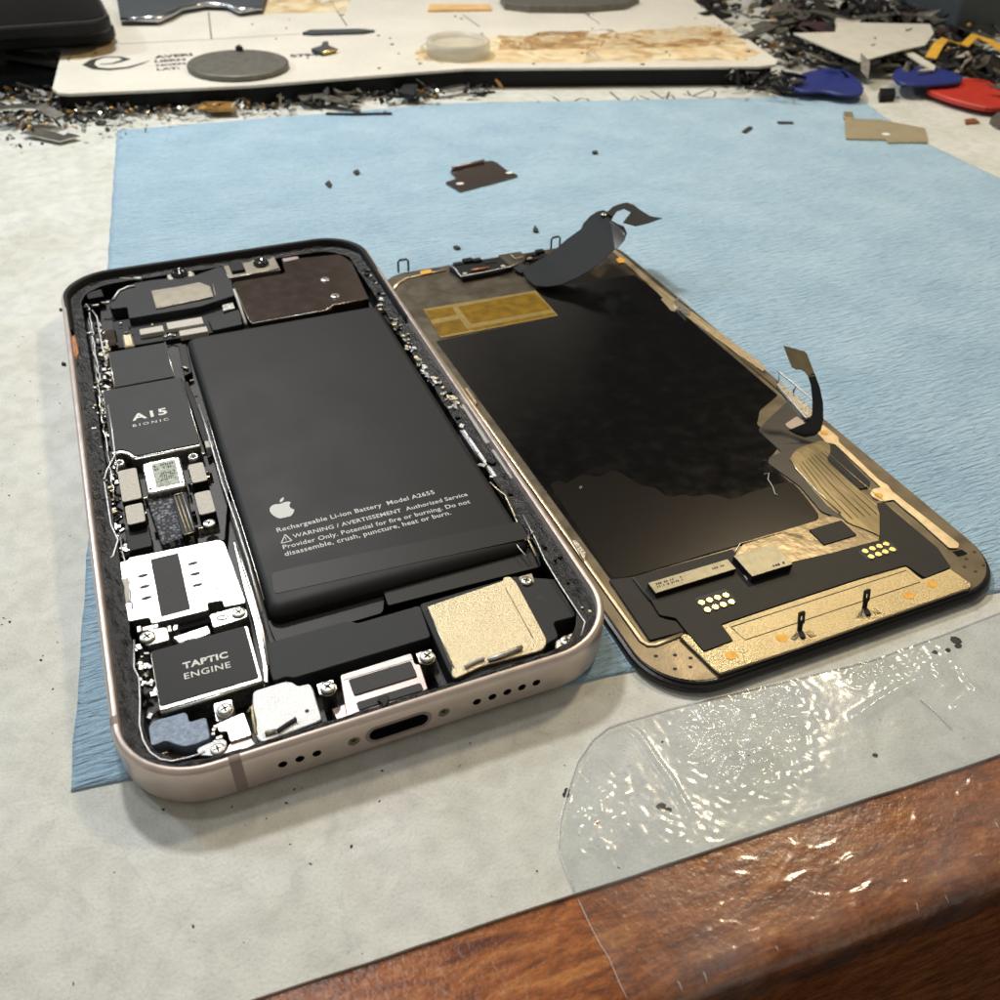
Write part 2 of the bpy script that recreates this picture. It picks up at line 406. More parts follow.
# towel
def towel():
    corner = [(117, 130), (450, 103), (770, 97), (837, 92), (862, 99), (882, 115), (925, 142), (1000, 178)]
    top = PL(FT, corner, .3)
    bl = un(FT, 70, 792, .3); br = un(FT, 1000, 591, .3)
    bl = Vector((bl.x, bl.y)); br = Vector((br.x, br.y)); d = (br - bl)
    br2 = bl + d * 1.15
    tr = top[-1]; far = (tr[0] + (tr[0] - top[-2][0]) * .8, tr[1] + (tr[1] - top[-2][1]) * .8)
    T = [Vector(p) for p in top] + [Vector(far)]
    # resample top by length, bottom evenly
    L_ = [0]
    for a, c in zip(T, T[1:]): L_.append(L_[-1] + (c - a).length)
    # map the corner of the top edge (index 3) to the bottom right part
    def topat(t):
        s = t * L_[-1]
        for i in range(len(T) - 1):
            if s <= L_[i + 1] + 1e-6:
                k = (s - L_[i]) / (L_[i + 1] - L_[i]); return T[i].lerp(T[i + 1], k)
        return T[-1]
    nu, nv = 190, 240; bm = newbm(); g = []
    for j in range(nv + 1):
        row = []; tv = j / nv
        for i in range(nu + 1):
            t = i / nu; a = bl.lerp(br2, t); c = topat(t); p = a.lerp(c, tv)
            e = .25 * noise.noise((p.x * .15, p.y * .15, 2))
            if i == 0: p.x += e
            if j in (0, nv): p.y += e * 1.4
            w = .22 * noise.noise((p.x * .035, p.y * .10, 0)) + .10 * noise.noise((p.x * .10, p.y * .34, 5)) + .05 * noise.noise((p.x * .3, p.y * 1.0, 9))
            edge = min(1, min(i, nu - i, j, nv - j) / 6)
            row.append(bm.verts.new((p.x, p.y, .16 + max(0, .16 + w) * (.35 + .65 * edge))))
        g.append(row)
    for j in range(nv):
        for i in range(nu): bm.faces.new((g[j][i], g[j][i + 1], g[j + 1][i + 1], g[j + 1][i]))
    # skirt to give thickness
    rim = [g[0][i] for i in range(nu + 1)] + [g[j][nu] for j in range(1, nv + 1)] + [g[nv][i] for i in range(nu - 1, -1, -1)] + [g[j][0] for j in range(nv - 1, 0, -1)]
    lo = [bm.verts.new((v.co.x, v.co.y, .01)) for v in rim]
    for k in range(len(rim)): bm.faces.new((rim[k - 1], rim[k], lo[k], lo[k - 1]))
    return bm
tag(link('shop_towel', towel(), 'blue_crepe', smooth=True), 'creped light blue shop towel spread under the phone and its display', 'towel')

# ------------------------------------------------------------------ PHONE
W, H = 71.5, 146.7
phone = root('opened_phone', FP, 'opened phone with rose metal rim, black battery and bare circuit parts showing', 'phone')
def P(pts, z): return PL(FP, pts, z)
NC = 12
def sweep_ring(profile, w, h, R, x=0, y=0):
    bm = newbm(); rings = []
    for ins, z in profile:
        lp = rrect(x + ins, y + ins, x + w - ins, y + h - ins, max(R - ins, .5), NC)
        rings.append([bm.verts.new((px, py, z)) for px, py in lp])
    n = len(rings[0])
    for a, c in zip(rings, rings[1:] + rings[:1]):
        for k in range(n): bm.faces.new((a[k - 1], a[k], c[k], c[k - 1]))
    return bm
RC = 11.5
prof = [(.9, .15), (.45, .25), (.12, .7), (0, 1.3), (0, 6.3), (.1, 6.75), (.28, 7.05), (.5, 7.2), (.75, 7.28), (.95, 7.3), (1.12, 7.2), (1.2, 7.0), (1.2, .4)]
frame = link('rim', sweep_ring(prof, W, H, RC), 'rim', phone)
# drill the bottom edge
def cutter(cx, cz, rx, rz, y0=-2, y1=4, n=20):
    bm = newbm(); a = []; c = []
    for k in range(n):
        t = 2 * PI * k / n
        if rx > rz * 1.5:
            dx = (rx - rz) * (1 if math.cos(t) >= 0 else -1); px, pz = cx + dx + rz * math.cos(t), cz + rz * math.sin(t)
        else: px, pz = cx + rx * math.cos(t), cz + rz * math.sin(t)
        a.append(bm.verts.new((px, y0, pz))); c.append(bm.verts.new((px, y1, pz)))
    for k in range(n): bm.faces.new((a[k - 1], a[k], c[k], c[k - 1]))
    bm.faces.new(a); bm.faces.new(c[::-1])
    return link('cutter', bm, 'floor')
ZM = 3.75
def bx(u, v): q = uny(FP, u, v, 0); return q.x, q.z
holes = [(283, 765), (300, 759.5), (317, 754), (477, 701.7), (492.4, 696.6), (507.4, 691.8), (522, 687), (536.5, 682)]
HX = [bx(*h)[0] for h in holes]; HZ = sum(bx(*h)[1] for h in holes) / len(holes)
PX = bx(399, 727)[0]; S1 = bx(354, 742)[0]; S2 = bx(444, 713)[0]
cuts = [cutter(x, HZ, .62, .62) for x in HX] + [cutter(PX, HZ, 4.2, 1.25), cutter(S1, HZ, .85, .85, -2, .35), cutter(S2, HZ, .85, .85, -2, .35)]
for q in cuts:
    md = frame.modifiers.new('b', 'BOOLEAN'); md.object = q; md.operation = 'DIFFERENCE'; md.solver = 'EXACT'
    q.parent = phone
bpy.context.view_layer.update()
dg = bpy.context.evaluated_depsgraph_get(); me = bpy.data.meshes.new_from_object(frame.evaluated_get(dg))
frame.modifiers.clear(); frame.data = me
for q in cuts: bpy.data.objects.remove(q)
me.polygons.foreach_set('use_smooth', [True] * len(me.polygons))
me.materials.append(M['black'])
for p in me.polygons:
    c_ = p.center / S
    if .06 < c_.y < 1.19 and abs(p.normal.y) < .3 and abs(c_.z - HZ) < 1.6:
        if min(abs(c_.x - x) for x in HX) < .8 or abs(c_.x - PX) < 4.5: p.material_index = 1  # hole walls coloured black so the shallow openings read as deep shade
try: me.set_sharp_from_angle(angle=math.radians(28))
except Exception: pass
def ring_strip(outer, inner, z, mi=0):
    bm = newbm(); a = [bm.verts.new((*p, z)) for p in outer]; c = [bm.verts.new((*p, z)) for p in inner]
    for k in range(len(a)): bm.faces.new((a[k - 1], a[k], c[k], c[k - 1]))
    return bm
# bottom edge details (bodies lie inside the drilled holes)
bm = newbm(); v = [[], []]
for k in range(24):
    t = 2 * PI * k / 24; 
    for q, (rr, rz) in enumerate(((4.2, 1.25), (4.75, 1.75))):
        dx = (rr - rz) * (1 if math.cos(t) >= 0 else -1); v[q].append(bm.verts.new((PX + dx + rz * math.cos(t), -.02, HZ + rz * math.sin(t))))
for k in range(24): bm.faces.new((v[0][k - 1], v[0][k], v[1][k], v[1][k - 1]))
link('port_surround', bm, 'bandm', frame)
bm = newbm(); bmesh.ops.create_cube(bm, size=1)
for q in bm.verts: q.co = Vector((PX + q.co.x * 8, 2.4 + q.co.y * 2, HZ - .95 + q.co.z * .25))
link('port_lip', bm, 'silver', frame)
for sx in (S1, S2):
    bm = newbm(); n = 16
    ra = [bm.verts.new((sx + .8 * math.cos(2 * PI * k / n), .16, HZ + .8 * math.sin(2 * PI * k / n))) for k in range(n)]
    rb = [bm.verts.new((sx + .8 * math.cos(2 * PI * k / n), .6, HZ + .8 * math.sin(2 * PI * k / n))) for k in range(n)]
    for k in range(n): bm.faces.new((ra[k - 1], ra[k], rb[k], rb[k - 1]))
    bm.faces.new(ra)
    for k in range(5):
        t = 2 * PI * k / 5; c_, s_ = math.cos(t), math.sin(t)
        q = [bm.verts.new((sx + c_ * i - s_ * j, .14, HZ + s_ * i + c_ * j)) for i, j in ((.0, -.09), (.5, -.12), (.5, .12), (0, .09))]
        f = bm.faces.new(q); f.material_index = 1
    link('case_screw', bm, ['platebr', 'speck'], frame)
# antenna bands: thin plastic inserts lying a hair proud of the metal
def band(xa, xb, side):
    bm = newbm(); pr = [(-.015, .75), (-.015, 6.35), (.09, 6.77), (.27, 7.07), (.5, 7.22), (.75, 7.3), (.95, 7.32), (1.15, 7.2)]
    a = []; c = []
    for ins, z in pr:
        if side == 'b': a.append(bm.verts.new((xa, ins, z))); c.append(bm.verts.new((xb, ins, z)))
        else: a.append(bm.verts.new((ins, xa, z))); c.append(bm.verts.new((ins, xb, z)))
    for k in range(len(pr) - 1): bm.faces.new((a[k], a[k + 1], c[k + 1], c[k]))
    link('antenna_band', bm, 'bandm', frame)
xb = bx(239, 775)[0]; band(xb - .75, xb + .75, 'b')
yb = P([(108, 722)], 7.2)[0][1]; band(yb - .7, yb + .7, 'l')

# glass back and inner tray
bm = newbm(); prism(bm, rrect(.95, .95, W - .95, H - .95, RC - 1, NC), .05, .9)
link('back_panel', bm, 'floor', phone)
# black block added behind the bottom holes to keep light out
bm = newbm(); prism(bm, [(10, 1.25), (62, 1.25), (62, 2.9), (10, 2.9)], .9, 5.2)
# leave the port mouth open
link('hole_light_block', bm, 'black', phone)
# adhesive ledge
bm = newbm()
o_ = rrect(1.15, 1.15, W - 1.15, H - 1.15, RC - 1.1, NC)
i_ = rrect(4.0, 3.0, W - 4.4, H - 4.3, 8, NC)
def wob(loop, a):
    out = []
    for k, (x, y) in enumerate(loop): out.append((x, y))
    return out
def dense(loop, step=1.2):
    out = []
    for k in range(len(loop)):
        a, c = Vector(loop[k - 1]), Vector(loop[k]); n = max(1, int((c - a).length / step))
        for j in range(n): out.append(a.lerp(c, j / n))
    return out
# same parametrisation for both loops
def pair(lo, li, step=1.0):
    A = []; B = []
    for k in range(len(lo)):
        a, c = Vector(lo[k - 1]), Vector(lo[k]); d, e = Vector(li[k - 1]), Vector(li[k]); n = max(1, int(max((c - a).length, (e - d).length) / step))
        for j in range(n): A.append(a.lerp(c, j / n)); B.append(d.lerp(e, j / n))
    return A, B
A, B = pair(o_, i_)
nr = 7; rings = []
for q in range(nr):
    t = q / (nr - 1); ring = []
    for a, c in zip(A, B):
        p = a.lerp(c, t); z = 5.75 - .25 * t + (.28 * noise.noise((p.x * .9, p.y * .9, q * .7)) + .18 * noise.noise((p.x * 2.4, p.y * 2.4, 1))) * (1 if 0 < q < nr - 1 else .3)
        if q == nr - 1: p = p + (A[0] - A[0]) + Vector((.25 * noise.noise((p.x * .5, p.y * .5, 7)), .25 * noise.noise((p.x * .5, p.y * .5, 8))))
        ring.append(bm.verts.new((p.x, p.y, z)))
    rings.append(ring)
rings.append([bm.verts.new((v_.co.x, v_.co.y, .9)) for v_ in rings[-1]])
for a, c in zip(rings, rings[1:]):
    for k in range(len(a)): bm.faces.new((a[k - 1], a[k], c[k], c[k - 1]))
link('adhesive_ledge', bm, 'ledge', phone)
# thin bright lip following the inner contour of the ledge
def lip(pts, z, r, m_='silver2', name='inner_lip', par=phone):
    bm = newbm(); tube(bm, [(*p, z) for p in P(pts, z)], r, 6, flat=.6); return link(name, bm, m_, par)
lip([(134, 640), (134, 668), (139, 678), (140, 700), (139.5, 725), (143, 740), (150, 752), (160, 759), (172, 761), (190, 757), (205, 752)], 5.7, .16)
lip([(523, 515), (535, 538), (545, 560), (557, 580), (570, 600), (578, 612), (585, 622), (581, 636)], 5.7, .14)
lip([(490, 482), (496, 488), (505, 495), (512, 510), (520, 528), (530, 543), (536, 556)], 5.6, .18, 'gold')
lip([(481, 485), (486, 497), (496, 512), (508, 530), (519, 548), (526, 556)], 5.6, .14)
lip([(92, 310), (97, 317), (101, 340), (106, 362)], 5.9, .2)
lip([(108, 405), (112, 430), (115, 455), (107, 470), (104, 480), (108, 505), (111, 525), (118, 540), (113, 556), (110, 558)], 5.6, .18)
lip([(236, 541), (243, 565), (252, 592), (262, 628), (268, 665)], 5.4, .22, 'silver')
lip([(199, 405), (207, 430), (222, 482), (235, 520), (248, 560), (262, 612)], 5.2, .2, 'silver2')
lip([(203, 402), (212, 432), (226, 480), (240, 520), (254, 565), (264, 600)], 5.4, .1, 'silver')
# dark strip along the top of the rim, tapering down both sides
bm = newbm()
gp = []
for a0, a1, cx, cy in ((0, 90, W - RC, H - RC), (90, 180, RC, H - RC)):
    for k in range(13):
        a = math.radians(a0 + (a1 - a0) * k / 12); gp.append((cx, cy, math.cos(a), math.sin(a)))
prev = None
gp = [(*g, 1.) for g in gp]
gp = [(W - RC, H - RC - d, 1, 0, f) for d, f in ((34, 0), (24, .3), (14, .6), (6, .9))] + gp + [(RC, H - RC - d, -1, 0, f) for d, f in ((4, .8), (9, .4), (15, 0))]
for i, (cx, cy, ca, sa, f) in enumerate(gp):
    w0 = 1.05 - .5 * f
    vs = [bm.verts.new((cx + ca * (RC - r), cy + sa * (RC - r), z)) for r, z in ((w0, 7.1), (w0 + .1, 7.2 + .12 * f), (1.25, 7.22 + .13 * f), (1.6, 7.0), (1.9, 5.6))]
    if prev:
        for k in range(4): bm.faces.new((prev[k], prev[k + 1], vs[k + 1], vs[k]))
    prev = vs
link('top_dark_strip', bm, 'black', phone, smooth=True)

# battery
ZB = 6.0
bc = snap4(P([(187, 338), (378, 303), (533, 548), (266, 610)], ZB))
bx0, by1, bx1, by0 = bc[0][0], bc[0][1], bc[1][0], bc[2][1]
bm = newbm(); 
ptsb = []
loops = []
for ins, z in ((0, 1.2), (0, 4.6), (.12, 5.1), (.4, 5.55), (.7, 5.85), (1.0, 5.97), (1.35, 6.0)):
    k = ins * 1.0; kb = ins * 1.9
    lp = rrect(bx0 + k, by0 + kb, bx1 - k, by1 - k, max(1.6 - k * .3, .6), 5); loops.append([bm.verts.new((*p, z)) for p in lp])
for a, c in zip(loops, loops[1:]):
    for k in range(len(a)): bm.faces.new((a[k - 1], a[k], c[k], c[k - 1]))
bm.faces.new(loops[-1])
batt = link('battery', bm, 'batt', phone, smooth=True)
for p in batt.data.polygons:
    if len(p.vertices) > 6: p.use_smooth = False
zt = 6.04
def tx(body, a, c, par=batt, z=zt, m_='white', name='lettering', bold=.0, yscale=1., spacing=1., F=FP):
    p0, p1 = PL(F, [a, c], z); return text(name, body, F, p0, p1, z, m_, par, bold, yscale, spacing=spacing)
tx('Rechargeable Li-ion Battery  Model A2655', (277.4, 532.2), (435, 493.6), bold=.012, spacing=1.06)
tx('WARNING / AVERTISSEMENT  Authorized Service', (293.5, 538.2), (468, 495.7), bold=.012, spacing=1.04)
tx('Provider Only. Potential for fire or burning. Do not', (283.5, 549.2), (470.6, 503), bold=.012, spacing=1.06)
tx('disassemble, crush, puncture, heat or burn.', (285.3, 556.2), (451.5, 514.2), bold=.012, spacing=1.06)
# warning triangle
a, c, t = [Vector(p) for p in P([(281.3, 543.2), (291.8, 540.6), (285.2, 534.4)], zt)]
bm = newbm()
for p, q in ((a, c), (c, t), (t, a)):
    d = (q - p).normalized(); n_ = Vector((-d.y, d.x)) * .1
    f = [bm.verts.new((w_.x, w_.y, zt)) for w_ in (p - n_, q - n_, q + n_, p + n_)]; bm.faces.new(f)
ce = (a + c + t) / 3
for y0, y1 in ((-.25, -.12), (-.02, .55)):
    f = [bm.verts.new((ce.x + i, ce.y + j, zt)) for i, j in ((-.07, y0), (.07, y0), (.07, y1), (-.07, y1))]; bm.faces.new(f)
link('warning_symbol', bm, 'white', batt)
# fruit shaped emblem
lp = [(0, -.95), (.18, -.9), (.32, -.95), (.5, -.86), (.66, -.64), (.78, -.34), (.66, -.24), (.56, -.04), (.55, .16), (.62, .34), (.74, .46), (.62, .6), (.42, .66), (.2, .62), (.03, .56), (-.14, .6), (-.34, .66), (-.55, .6), (-.74, .38), (-.8, .1), (-.76, -.22), (-.62, -.56), (-.42, -.84), (-.25, -.95), (-.1, -.9)]
lf = [(.02, .72), (.06, .92), (.2, 1.1), (.38, 1.18), (.37, 1.0), (.28, .84), (.15, .74)]
ce = P([(281.8, 509)], zt)[0]; k = (P([(293.4, 505)], zt)[0][0] - P([(270.4, 511)], zt)[0][0]) / 1.58
bm = newbm()
for q in (fillet(lp, .1, 2), lf): prism(bm, [(ce[0] + x * k, ce[1] + y * k) for x, y in q], zt - .02, zt)
link('fruit_emblem', bm, 'white', batt)
# flap and wrap at the battery's lower end
bm = newbm()
q = P([(266, 618), (385, 586), (383, 610), (276, 641)], 4.2)
prism(bm, fillet(q, .8), 3.2, 3.6, .05)
link('end_wrap', bm, 'battape', batt)
M['glossy_tape'] = mat('glossy_black_tape', '090a0a', .5, bump=.05, bs=2, spec=.3)
bm = newbm(); prism(bm, fillet(P([(271, 573), (300, 566), (520, 521), (529, 538), (400, 566), (274, 594)], 6.05), .8), 5.98, 6.05, .02); link('end_tape', bm, 'glossy_tape', batt)
bm = newbm()
q = P([(381, 584), (537, 545), (541, 566), (388, 605)], 4.4); prism(bm, fillet(q, [1.2, 1.2, .3, .3]), 4.0, 4.3, .05)
link('pull_tab', bm, 'filmb', batt)
bm = newbm(); tube(bm, [(*p, 4.4) for p in P([(381.5, 590), (382, 583.5), (386, 581.5), (534, 544.5)], 4.4)], .09, 5, flat=.5); link('tab_highlight', bm, 'foam', batt)  # pale tube painted in as the highlight on the tab's edge
bm = newbm(); tube(bm, [(*p, 4.4) for p in P([(281, 610.5), (330, 598), (378, 585.5)], 4.4)], .05, 5, flat=.5); link('wrap_edge', bm, 'foamd', batt)

# processor shield
def boxp(name, pts, z1, m_, par=phone, z0=1.0, r=.3, bev=.1, snap=True, label=None):
    p = P(pts, z1)
    if snap and len(p) == 4: p = snap4(p)
    return shape(name, fillet(p, r) if r else p, z0, z1, m_, par, bev, label=label)
def edge(par, pts, z, r=.13, m_='silver', name='bright_edge'):
    bm = newbm(); tube(bm, [(*p, z) for p in P(pts, z)], r, 6); return link(name, bm, m_, par)
board = boxp('circuit_board', [(100, 300), (243, 300), (225, 540), (108, 560)], 2.6, 'floor', z0=.95, snap=False)
sh = shape('processor_shield', fillet(P([(102.5, 392), (181, 377.5), (200.5, 446), (135, 459.5), (129, 455), (121, 452.5), (112, 455)], 5.5), .3), 2.6, 5.45, 'silver', phone, .1)
shape('graphite_cover', fillet(P([(103, 390.5), (180.5, 376.5), (199.5, 443), (135, 455.5), (129, 451), (121, 448.5), (111.5, 451.5)], 5.7), .5), 5.45, 5.62, 'sticker', sh, .04)
tx('A15', (132.3, 420.8), (167.6, 413.4), sh, 5.64, 'whiteb', bold=.03, yscale=.82, spacing=1.1)
tx('BIONIC', (133, 427), (168.8, 420), sh, 5.64, 'white', bold=.01, yscale=.8, spacing=1.5)
ms_ = boxp('memory_shield', [(109, 352.5), (165.5, 342), (174.5, 376), (114, 388)], 5.5, 'sticker', z0=2.6)
edge(ms_, [(109, 353), (114.6, 388)], 5.5); edge(ms_, [(165, 342), (174.5, 377)], 5.5)
edge(sh, [(181.5, 377.5), (201, 446)], 5.5, .12)
edge(sh, [(132, 459), (201, 446.5)], 5.3, .26); edge(sh, [(111.5, 455), (121, 451.5), (127, 453.5), (131, 459)], 5.4, .1, 'foamd')
# modem label
q = boxp('modem_shield', [(141, 464), (179.5, 455), (186.5, 486), (148, 493.5)], 5.4, 'silver', z0=2.6, r=.8, bev=.25)
lab = shape('label', snap4(P([(151, 464.5), (175, 459), (180, 483), (157, 488)], 5.43)), 5.4, 5.43, mat('green_grey_label', 'a9b3a6', .6, var=.3, vs=16, fine=(25, .4)), q, 0)
rr = random.Random(2)
for pts, n, rows in (([(153, 465.5), (173, 461), (174.5, 467), (155, 471.5)], 9, 2), ([(156.5, 474), (175, 469.5), (177, 477.5), (158.5, 482.5)], 9, 4)):
    a, b_, c_, d_ = [Vector(q_) for q_ in P(pts, 5.44)]; bm = newbm()
    for j in range(rows):
        for i in range(n):
            if rr.random() < .4: continue
            w_, h_ = rr.uniform(.4, .8) / n, .6 / rows; s_, t_ = (i + .1) / n, (j + .15) / rows
            bm.faces.new([bm.verts.new((q_.x, q_.y, 5.44)) for q_ in [a.lerp(b_, x_).lerp(d_.lerp(c_, x_), y_) for x_, y_ in ((s_, t_), (s_ + w_, t_), (s_ + w_, t_ + h_), (s_, t_ + h_))]])
    link('printed_code', bm, 'ink', q)
for k, (u, v_) in enumerate([(145.5, 463.3), (175.6, 457), (150.5, 489), (182, 481.8)]):
    c_ = P([(u, v_)], 5.44)[0]; bm = newbm(); prism(bm, disc(*c_, .22, n=12), 5.4, 5.44); link('pin_hole', bm, 'speck', q)
for k, pts in enumerate([[(117, 471), (136, 467.5), (142.6, 498), (122.5, 503.5)], [(123.5, 507), (142, 502), (146.6, 521), (128.5, 526)],
                         [(188, 465), (202.4, 462), (208.6, 480.4), (192, 484)], [(194, 493), (210.5, 490), (216, 512), (199, 516)]]):
    b_ = boxp('connector_cover', pts, 5.3, 'black', z0=2.6, r=.6)
    p = snap4(P(pts, 5.35)); cx = sum(a_[0] for a_ in p) / 4; cy = sum(a_[1] for a_ in p) / 4
    p = [(cx + (a_[0] - cx) * .97, cy + (a_[1] - cy) * .97) for a_ in p]
    shape('foam_pad', fillet(p, .5), 5.3, 5.45, 'foam', b_, .05)
# flank walls of the covers (they are tall, dark sided)
sp = boxp('speckled_foam_strip', [(146, 497), (186, 489), (196, 533), (162, 545)], 4.2, 'speckle', z0=2.6, snap=False)
boxp('dark_connector', [(125, 530), (148, 524), (153, 546), (128, 551)], 4.0, 'black', z0=2.6)
cn = boxp('board_connector', [(171, 495), (185, 491.5), (197, 531), (183, 535)], 4.9, 'black', z0=2.6, r=.3)
for k, (a, c) in enumerate([((175, 497), (187, 532.5)), ((178.5, 496), (190.5, 531.5)), ((182.5, 494.5), (194, 530))]):
    edge(cn, [a, c], 5.0, .13, 'gold' if k < 2 else 'silver2', 'contact_row')
edge(cn, [(174, 495.5), (183, 493)], 5.0, .14, 'gold', 'contact_row'); edge(cn, [(184, 535), (194, 532)], 5.0, .14, 'gold', 'contact_row')
for (u, v_) in ((119, 462.3), (193, 456)):
    x, y = P([(u, v_)], 5.3)[0]; bm = newbm(); lathe(bm, x, y, [(.95, 2.6), (.95, 5.2), (.8, 5.3), (.5, 5.3), (.48, 4.6)], 18); link('standoff', bm, 'silver', phone)
screw(phone, FP, 209, 522.5, 5.0, 1.05)
edge(phone, [(202, 453), (204.5, 455)], 5.2, .3, 'silver', 'solder_dot')
# silver strip beside processor, black gap pieces beside battery
boxp('shielded_flex', [(183, 382), (188, 381), (210, 440), (203, 442)], 4.8, 'black', snap=False, z0=1)
boxp('flex_tab', [(204, 441), (212, 440), (214, 446), (206, 448)], 4.9, 'foam', snap=False, z0=3)
boxp('side_flex', [(178, 345), (186, 344), (192, 372), (184, 376)], 4.6, 'battape', snap=False, z0=1)
edge(phone, [(182, 367), (188, 369)], 5., .3, 'silver', 'solder_dot')
edge(phone, [(190, 381), (194, 380)], 5.2, .2, 'foam', 'solder_dot')

# sim reader
ZS = 5.2
simp = P([(112, 567), (118, 562.5), (128, 560), (129, 557.5), (219, 539.5), (224.5, 542), (245.5, 600), (245, 603), (224, 607), (222, 600.5), (207.5, 603), (209, 610), (151.5, 624), (149, 617.5), (129, 621.5), (119, 619.5), (115.5, 606)], ZS)
sim = shape('sim_reader', fillet(simp, .35), 1.2, ZS, 'silver', phone, .1)
shape('card_slot', snap4(P([(150.5, 560), (178, 552.5), (190.5, 609), (161.5, 617)], ZS)), ZS - .3, ZS + .02, 'foamd', sim, 0)
shape('reader_pad', fillet(snap4(P([(115, 581.5), (128.5, 578), (131, 602), (118, 605.5)], ZS)), .3), ZS, ZS + .1, 'foam', sim, .03)
for (u, v_) in ((143, 575.6), (144.6, 586.8), (146.5, 598), (193, 563.4), (195.2, 574), (197.6, 585)):
    c_ = P([(u, v_)], ZS)[0]; bm = newbm(); prism(bm, disc(*c_, .8, .36, 16), ZS - .2, ZS + .02); link('oval_slot', bm, 'foamd', sim)
for a, c in (((210, 588.5), (228, 583)), ((210.5, 590), (228.5, 585.2))): edge(sim, [a, c], ZS + .02, .07, 'speck', 'slit')
edge(sim, [(153, 619), (206, 606)], ZS - .2, .08, 'speck', 'slit')
for (u, v_) in ((225, 551), (233, 580)):
    c_ = P([(u, v_)], ZS)[0]; bm = newbm(); tube(bm, [(c_[0] + dx, c_[1] + dy, ZS) for dx, dy in ((-.3, .5), (-.4, -.4), (.2, -.6), (.5, 0), (.2, .5))], .07); link('latch', bm, 'speck', sim)
edge(phone, [(118, 621), (122, 640), (124, 653)], 5.0, .35, 'pinkbr', 'side_flex')
shape('side_bracket', P([(118, 622), (128, 622), (131, 640), (127, 652), (122, 653)], 5.1), 2, 5.1, 'pinkbr', phone, .05)
# light rail between sim reader and battery
shape('side_rail', P([(233, 542), (238, 543), (250, 585), (261, 620), (268, 664), (268, 682), (264, 682), (262, 662), (253, 620), (244, 590)], 4.9), 1.5, 4.9, 'silver', phone, .1)

# brackets above the haptic engine
bk = shape('grounding_bracket', fillet(P([(209, 614.5), (240, 606), (247, 609.5), (247.6, 617), (230, 623), (213, 628)], 5.4), .4), 2, 5.4, 'silver', phone, .1)
edge(bk, [(217, 618.5), (219, 616.2), (227, 615), (228, 617), (225, 619.2), (218, 620), (217, 618.5)], 5.42, .1, 'speck', 'oval_slot')
screw(phone, FP, 238.4, 611.6, 5.7, 1.05)
bk = shape('cable_bracket', fillet(P([(140, 635), (150, 629), (167, 627), (170, 640), (146, 646)], 5.2), .5), 2, 5.2, 'silver', phone, .1)
screw(phone, FP, 147, 636, 5.6, 1.15)
bk = shape('spring_plate', fillet(P([(172, 637), (208, 625), (211, 633), (200, 638), (188, 640), (179, 643.5)], 5.0), .3), 2, 5.0, 'silver', phone, .15)
for pts in ([(136, 626.5), (141, 625), (141.5, 631), (137, 632.5)], [(142, 627), (158, 623), (159, 627), (143, 631)], [(167, 626), (171, 625), (172, 631), (168, 632)], [(172.5, 626), (178, 624), (178, 629), (173, 631)]):
    boxp('solder_tab', pts, 5.0, 'silver', z0=2.2, r=.1, snap=False)
boxp('dark_flex', [(152, 625), (208, 611), (210, 622), (166, 634)], 3.8, 'black', z0=1.2, snap=False)

# haptic engine
ZH = 5.7
hp = snap4(P([(148.5, 650), (248, 626), (262.5, 678.5), (160.5, 712)], ZH))
hap = shape('haptic_engine', fillet(hp, .4), 1.2, ZH - .12, 'silver', phone, .12)
x0, y1, x1, y0 = hp[0][0], hp[0][1], hp[1][0], hp[2][1]
shape('dark_cover', fillet([(x0 + .15, y1 - .1), (x1 - .45, y1 - .1), (x1 - .45, y0 + .7), (x0 + .15, y0 + .7)], .4), ZH - .12, ZH, 'tapticm', hap, .03)
tx('TAPTIC', (183.2, 669), (228.4, 657), hap, ZH + .02, 'whiteb', bold=.035, yscale=.9, spacing=1.08)
tx('ENGINE', (184.6, 679.3), (231, 667), hap, ZH + .02, 'whiteb', bold=.008, yscale=.9, spacing=1.08)
edge(hap, [(161, 713.5), (212, 698), (264.5, 681)], ZH - .5, .28)
# blue grey foil piece
fo = shape('foil_cover', fillet(P([(148.5, 727), (153, 721), (185, 712), (187.5, 715), (189, 722), (206, 717), (210, 738), (196, 744), (184, 746.5), (176, 744.5), (166, 740.5), (151, 746)], 5.3), .4), 3.2, 5.3, 'bluefoam', phone, .08)
boxp('antenna_flex', [(152, 747), (190, 752), (188, 758), (160, 757)], 2.6, 'gold', z0=1, snap=False)
edge(phone, [(158, 755), (168, 752.5)], 4.4, .14, 'gold', 'solder_tab')
# microphone / speaker bracket area
shape('lower_bracket', fillet(P([(214, 757), (226, 751), (229, 744), (251, 737), (255, 744), (262, 747), (235, 755), (217, 760)], 5.0), .3), 1.5, 5.0, 'pinkbr', phone, .08)
shape('screw_tab', fillet(P([(213, 703.5), (232, 698.5), (234, 716), (216, 722)], 5.1), .4), 1.5, 5.1, 'silver', phone, .08)
x, y = P([(224.5, 709)], 5.8)[0]; bm = newbm(); lathe(bm, x, y, [(1.25, 4.5), (1.25, 5.5), (1.1, 5.65)], 20); link('washer', bm, 'silver2', phone)
screw(phone, FP, 224.5, 708.3, 6.0, 1.0, h=1)
shape('bright_clip', fillet(P([(216, 724), (244, 712), (252, 735), (230, 742), (227, 731), (219, 732)], 5.4), .3), 1.5, 5.4, 'silver', phone, .08)
shape('oval_tab', fillet(P([(196, 749), (206, 744), (222, 738), (227, 741), (226, 750), (214, 756), (199, 755)], 5.1), .5), 2, 5.1, 'silver2', phone, .08)
screw(phone, FP, 217.5, 748.5, 5.3, .95, h=.3)
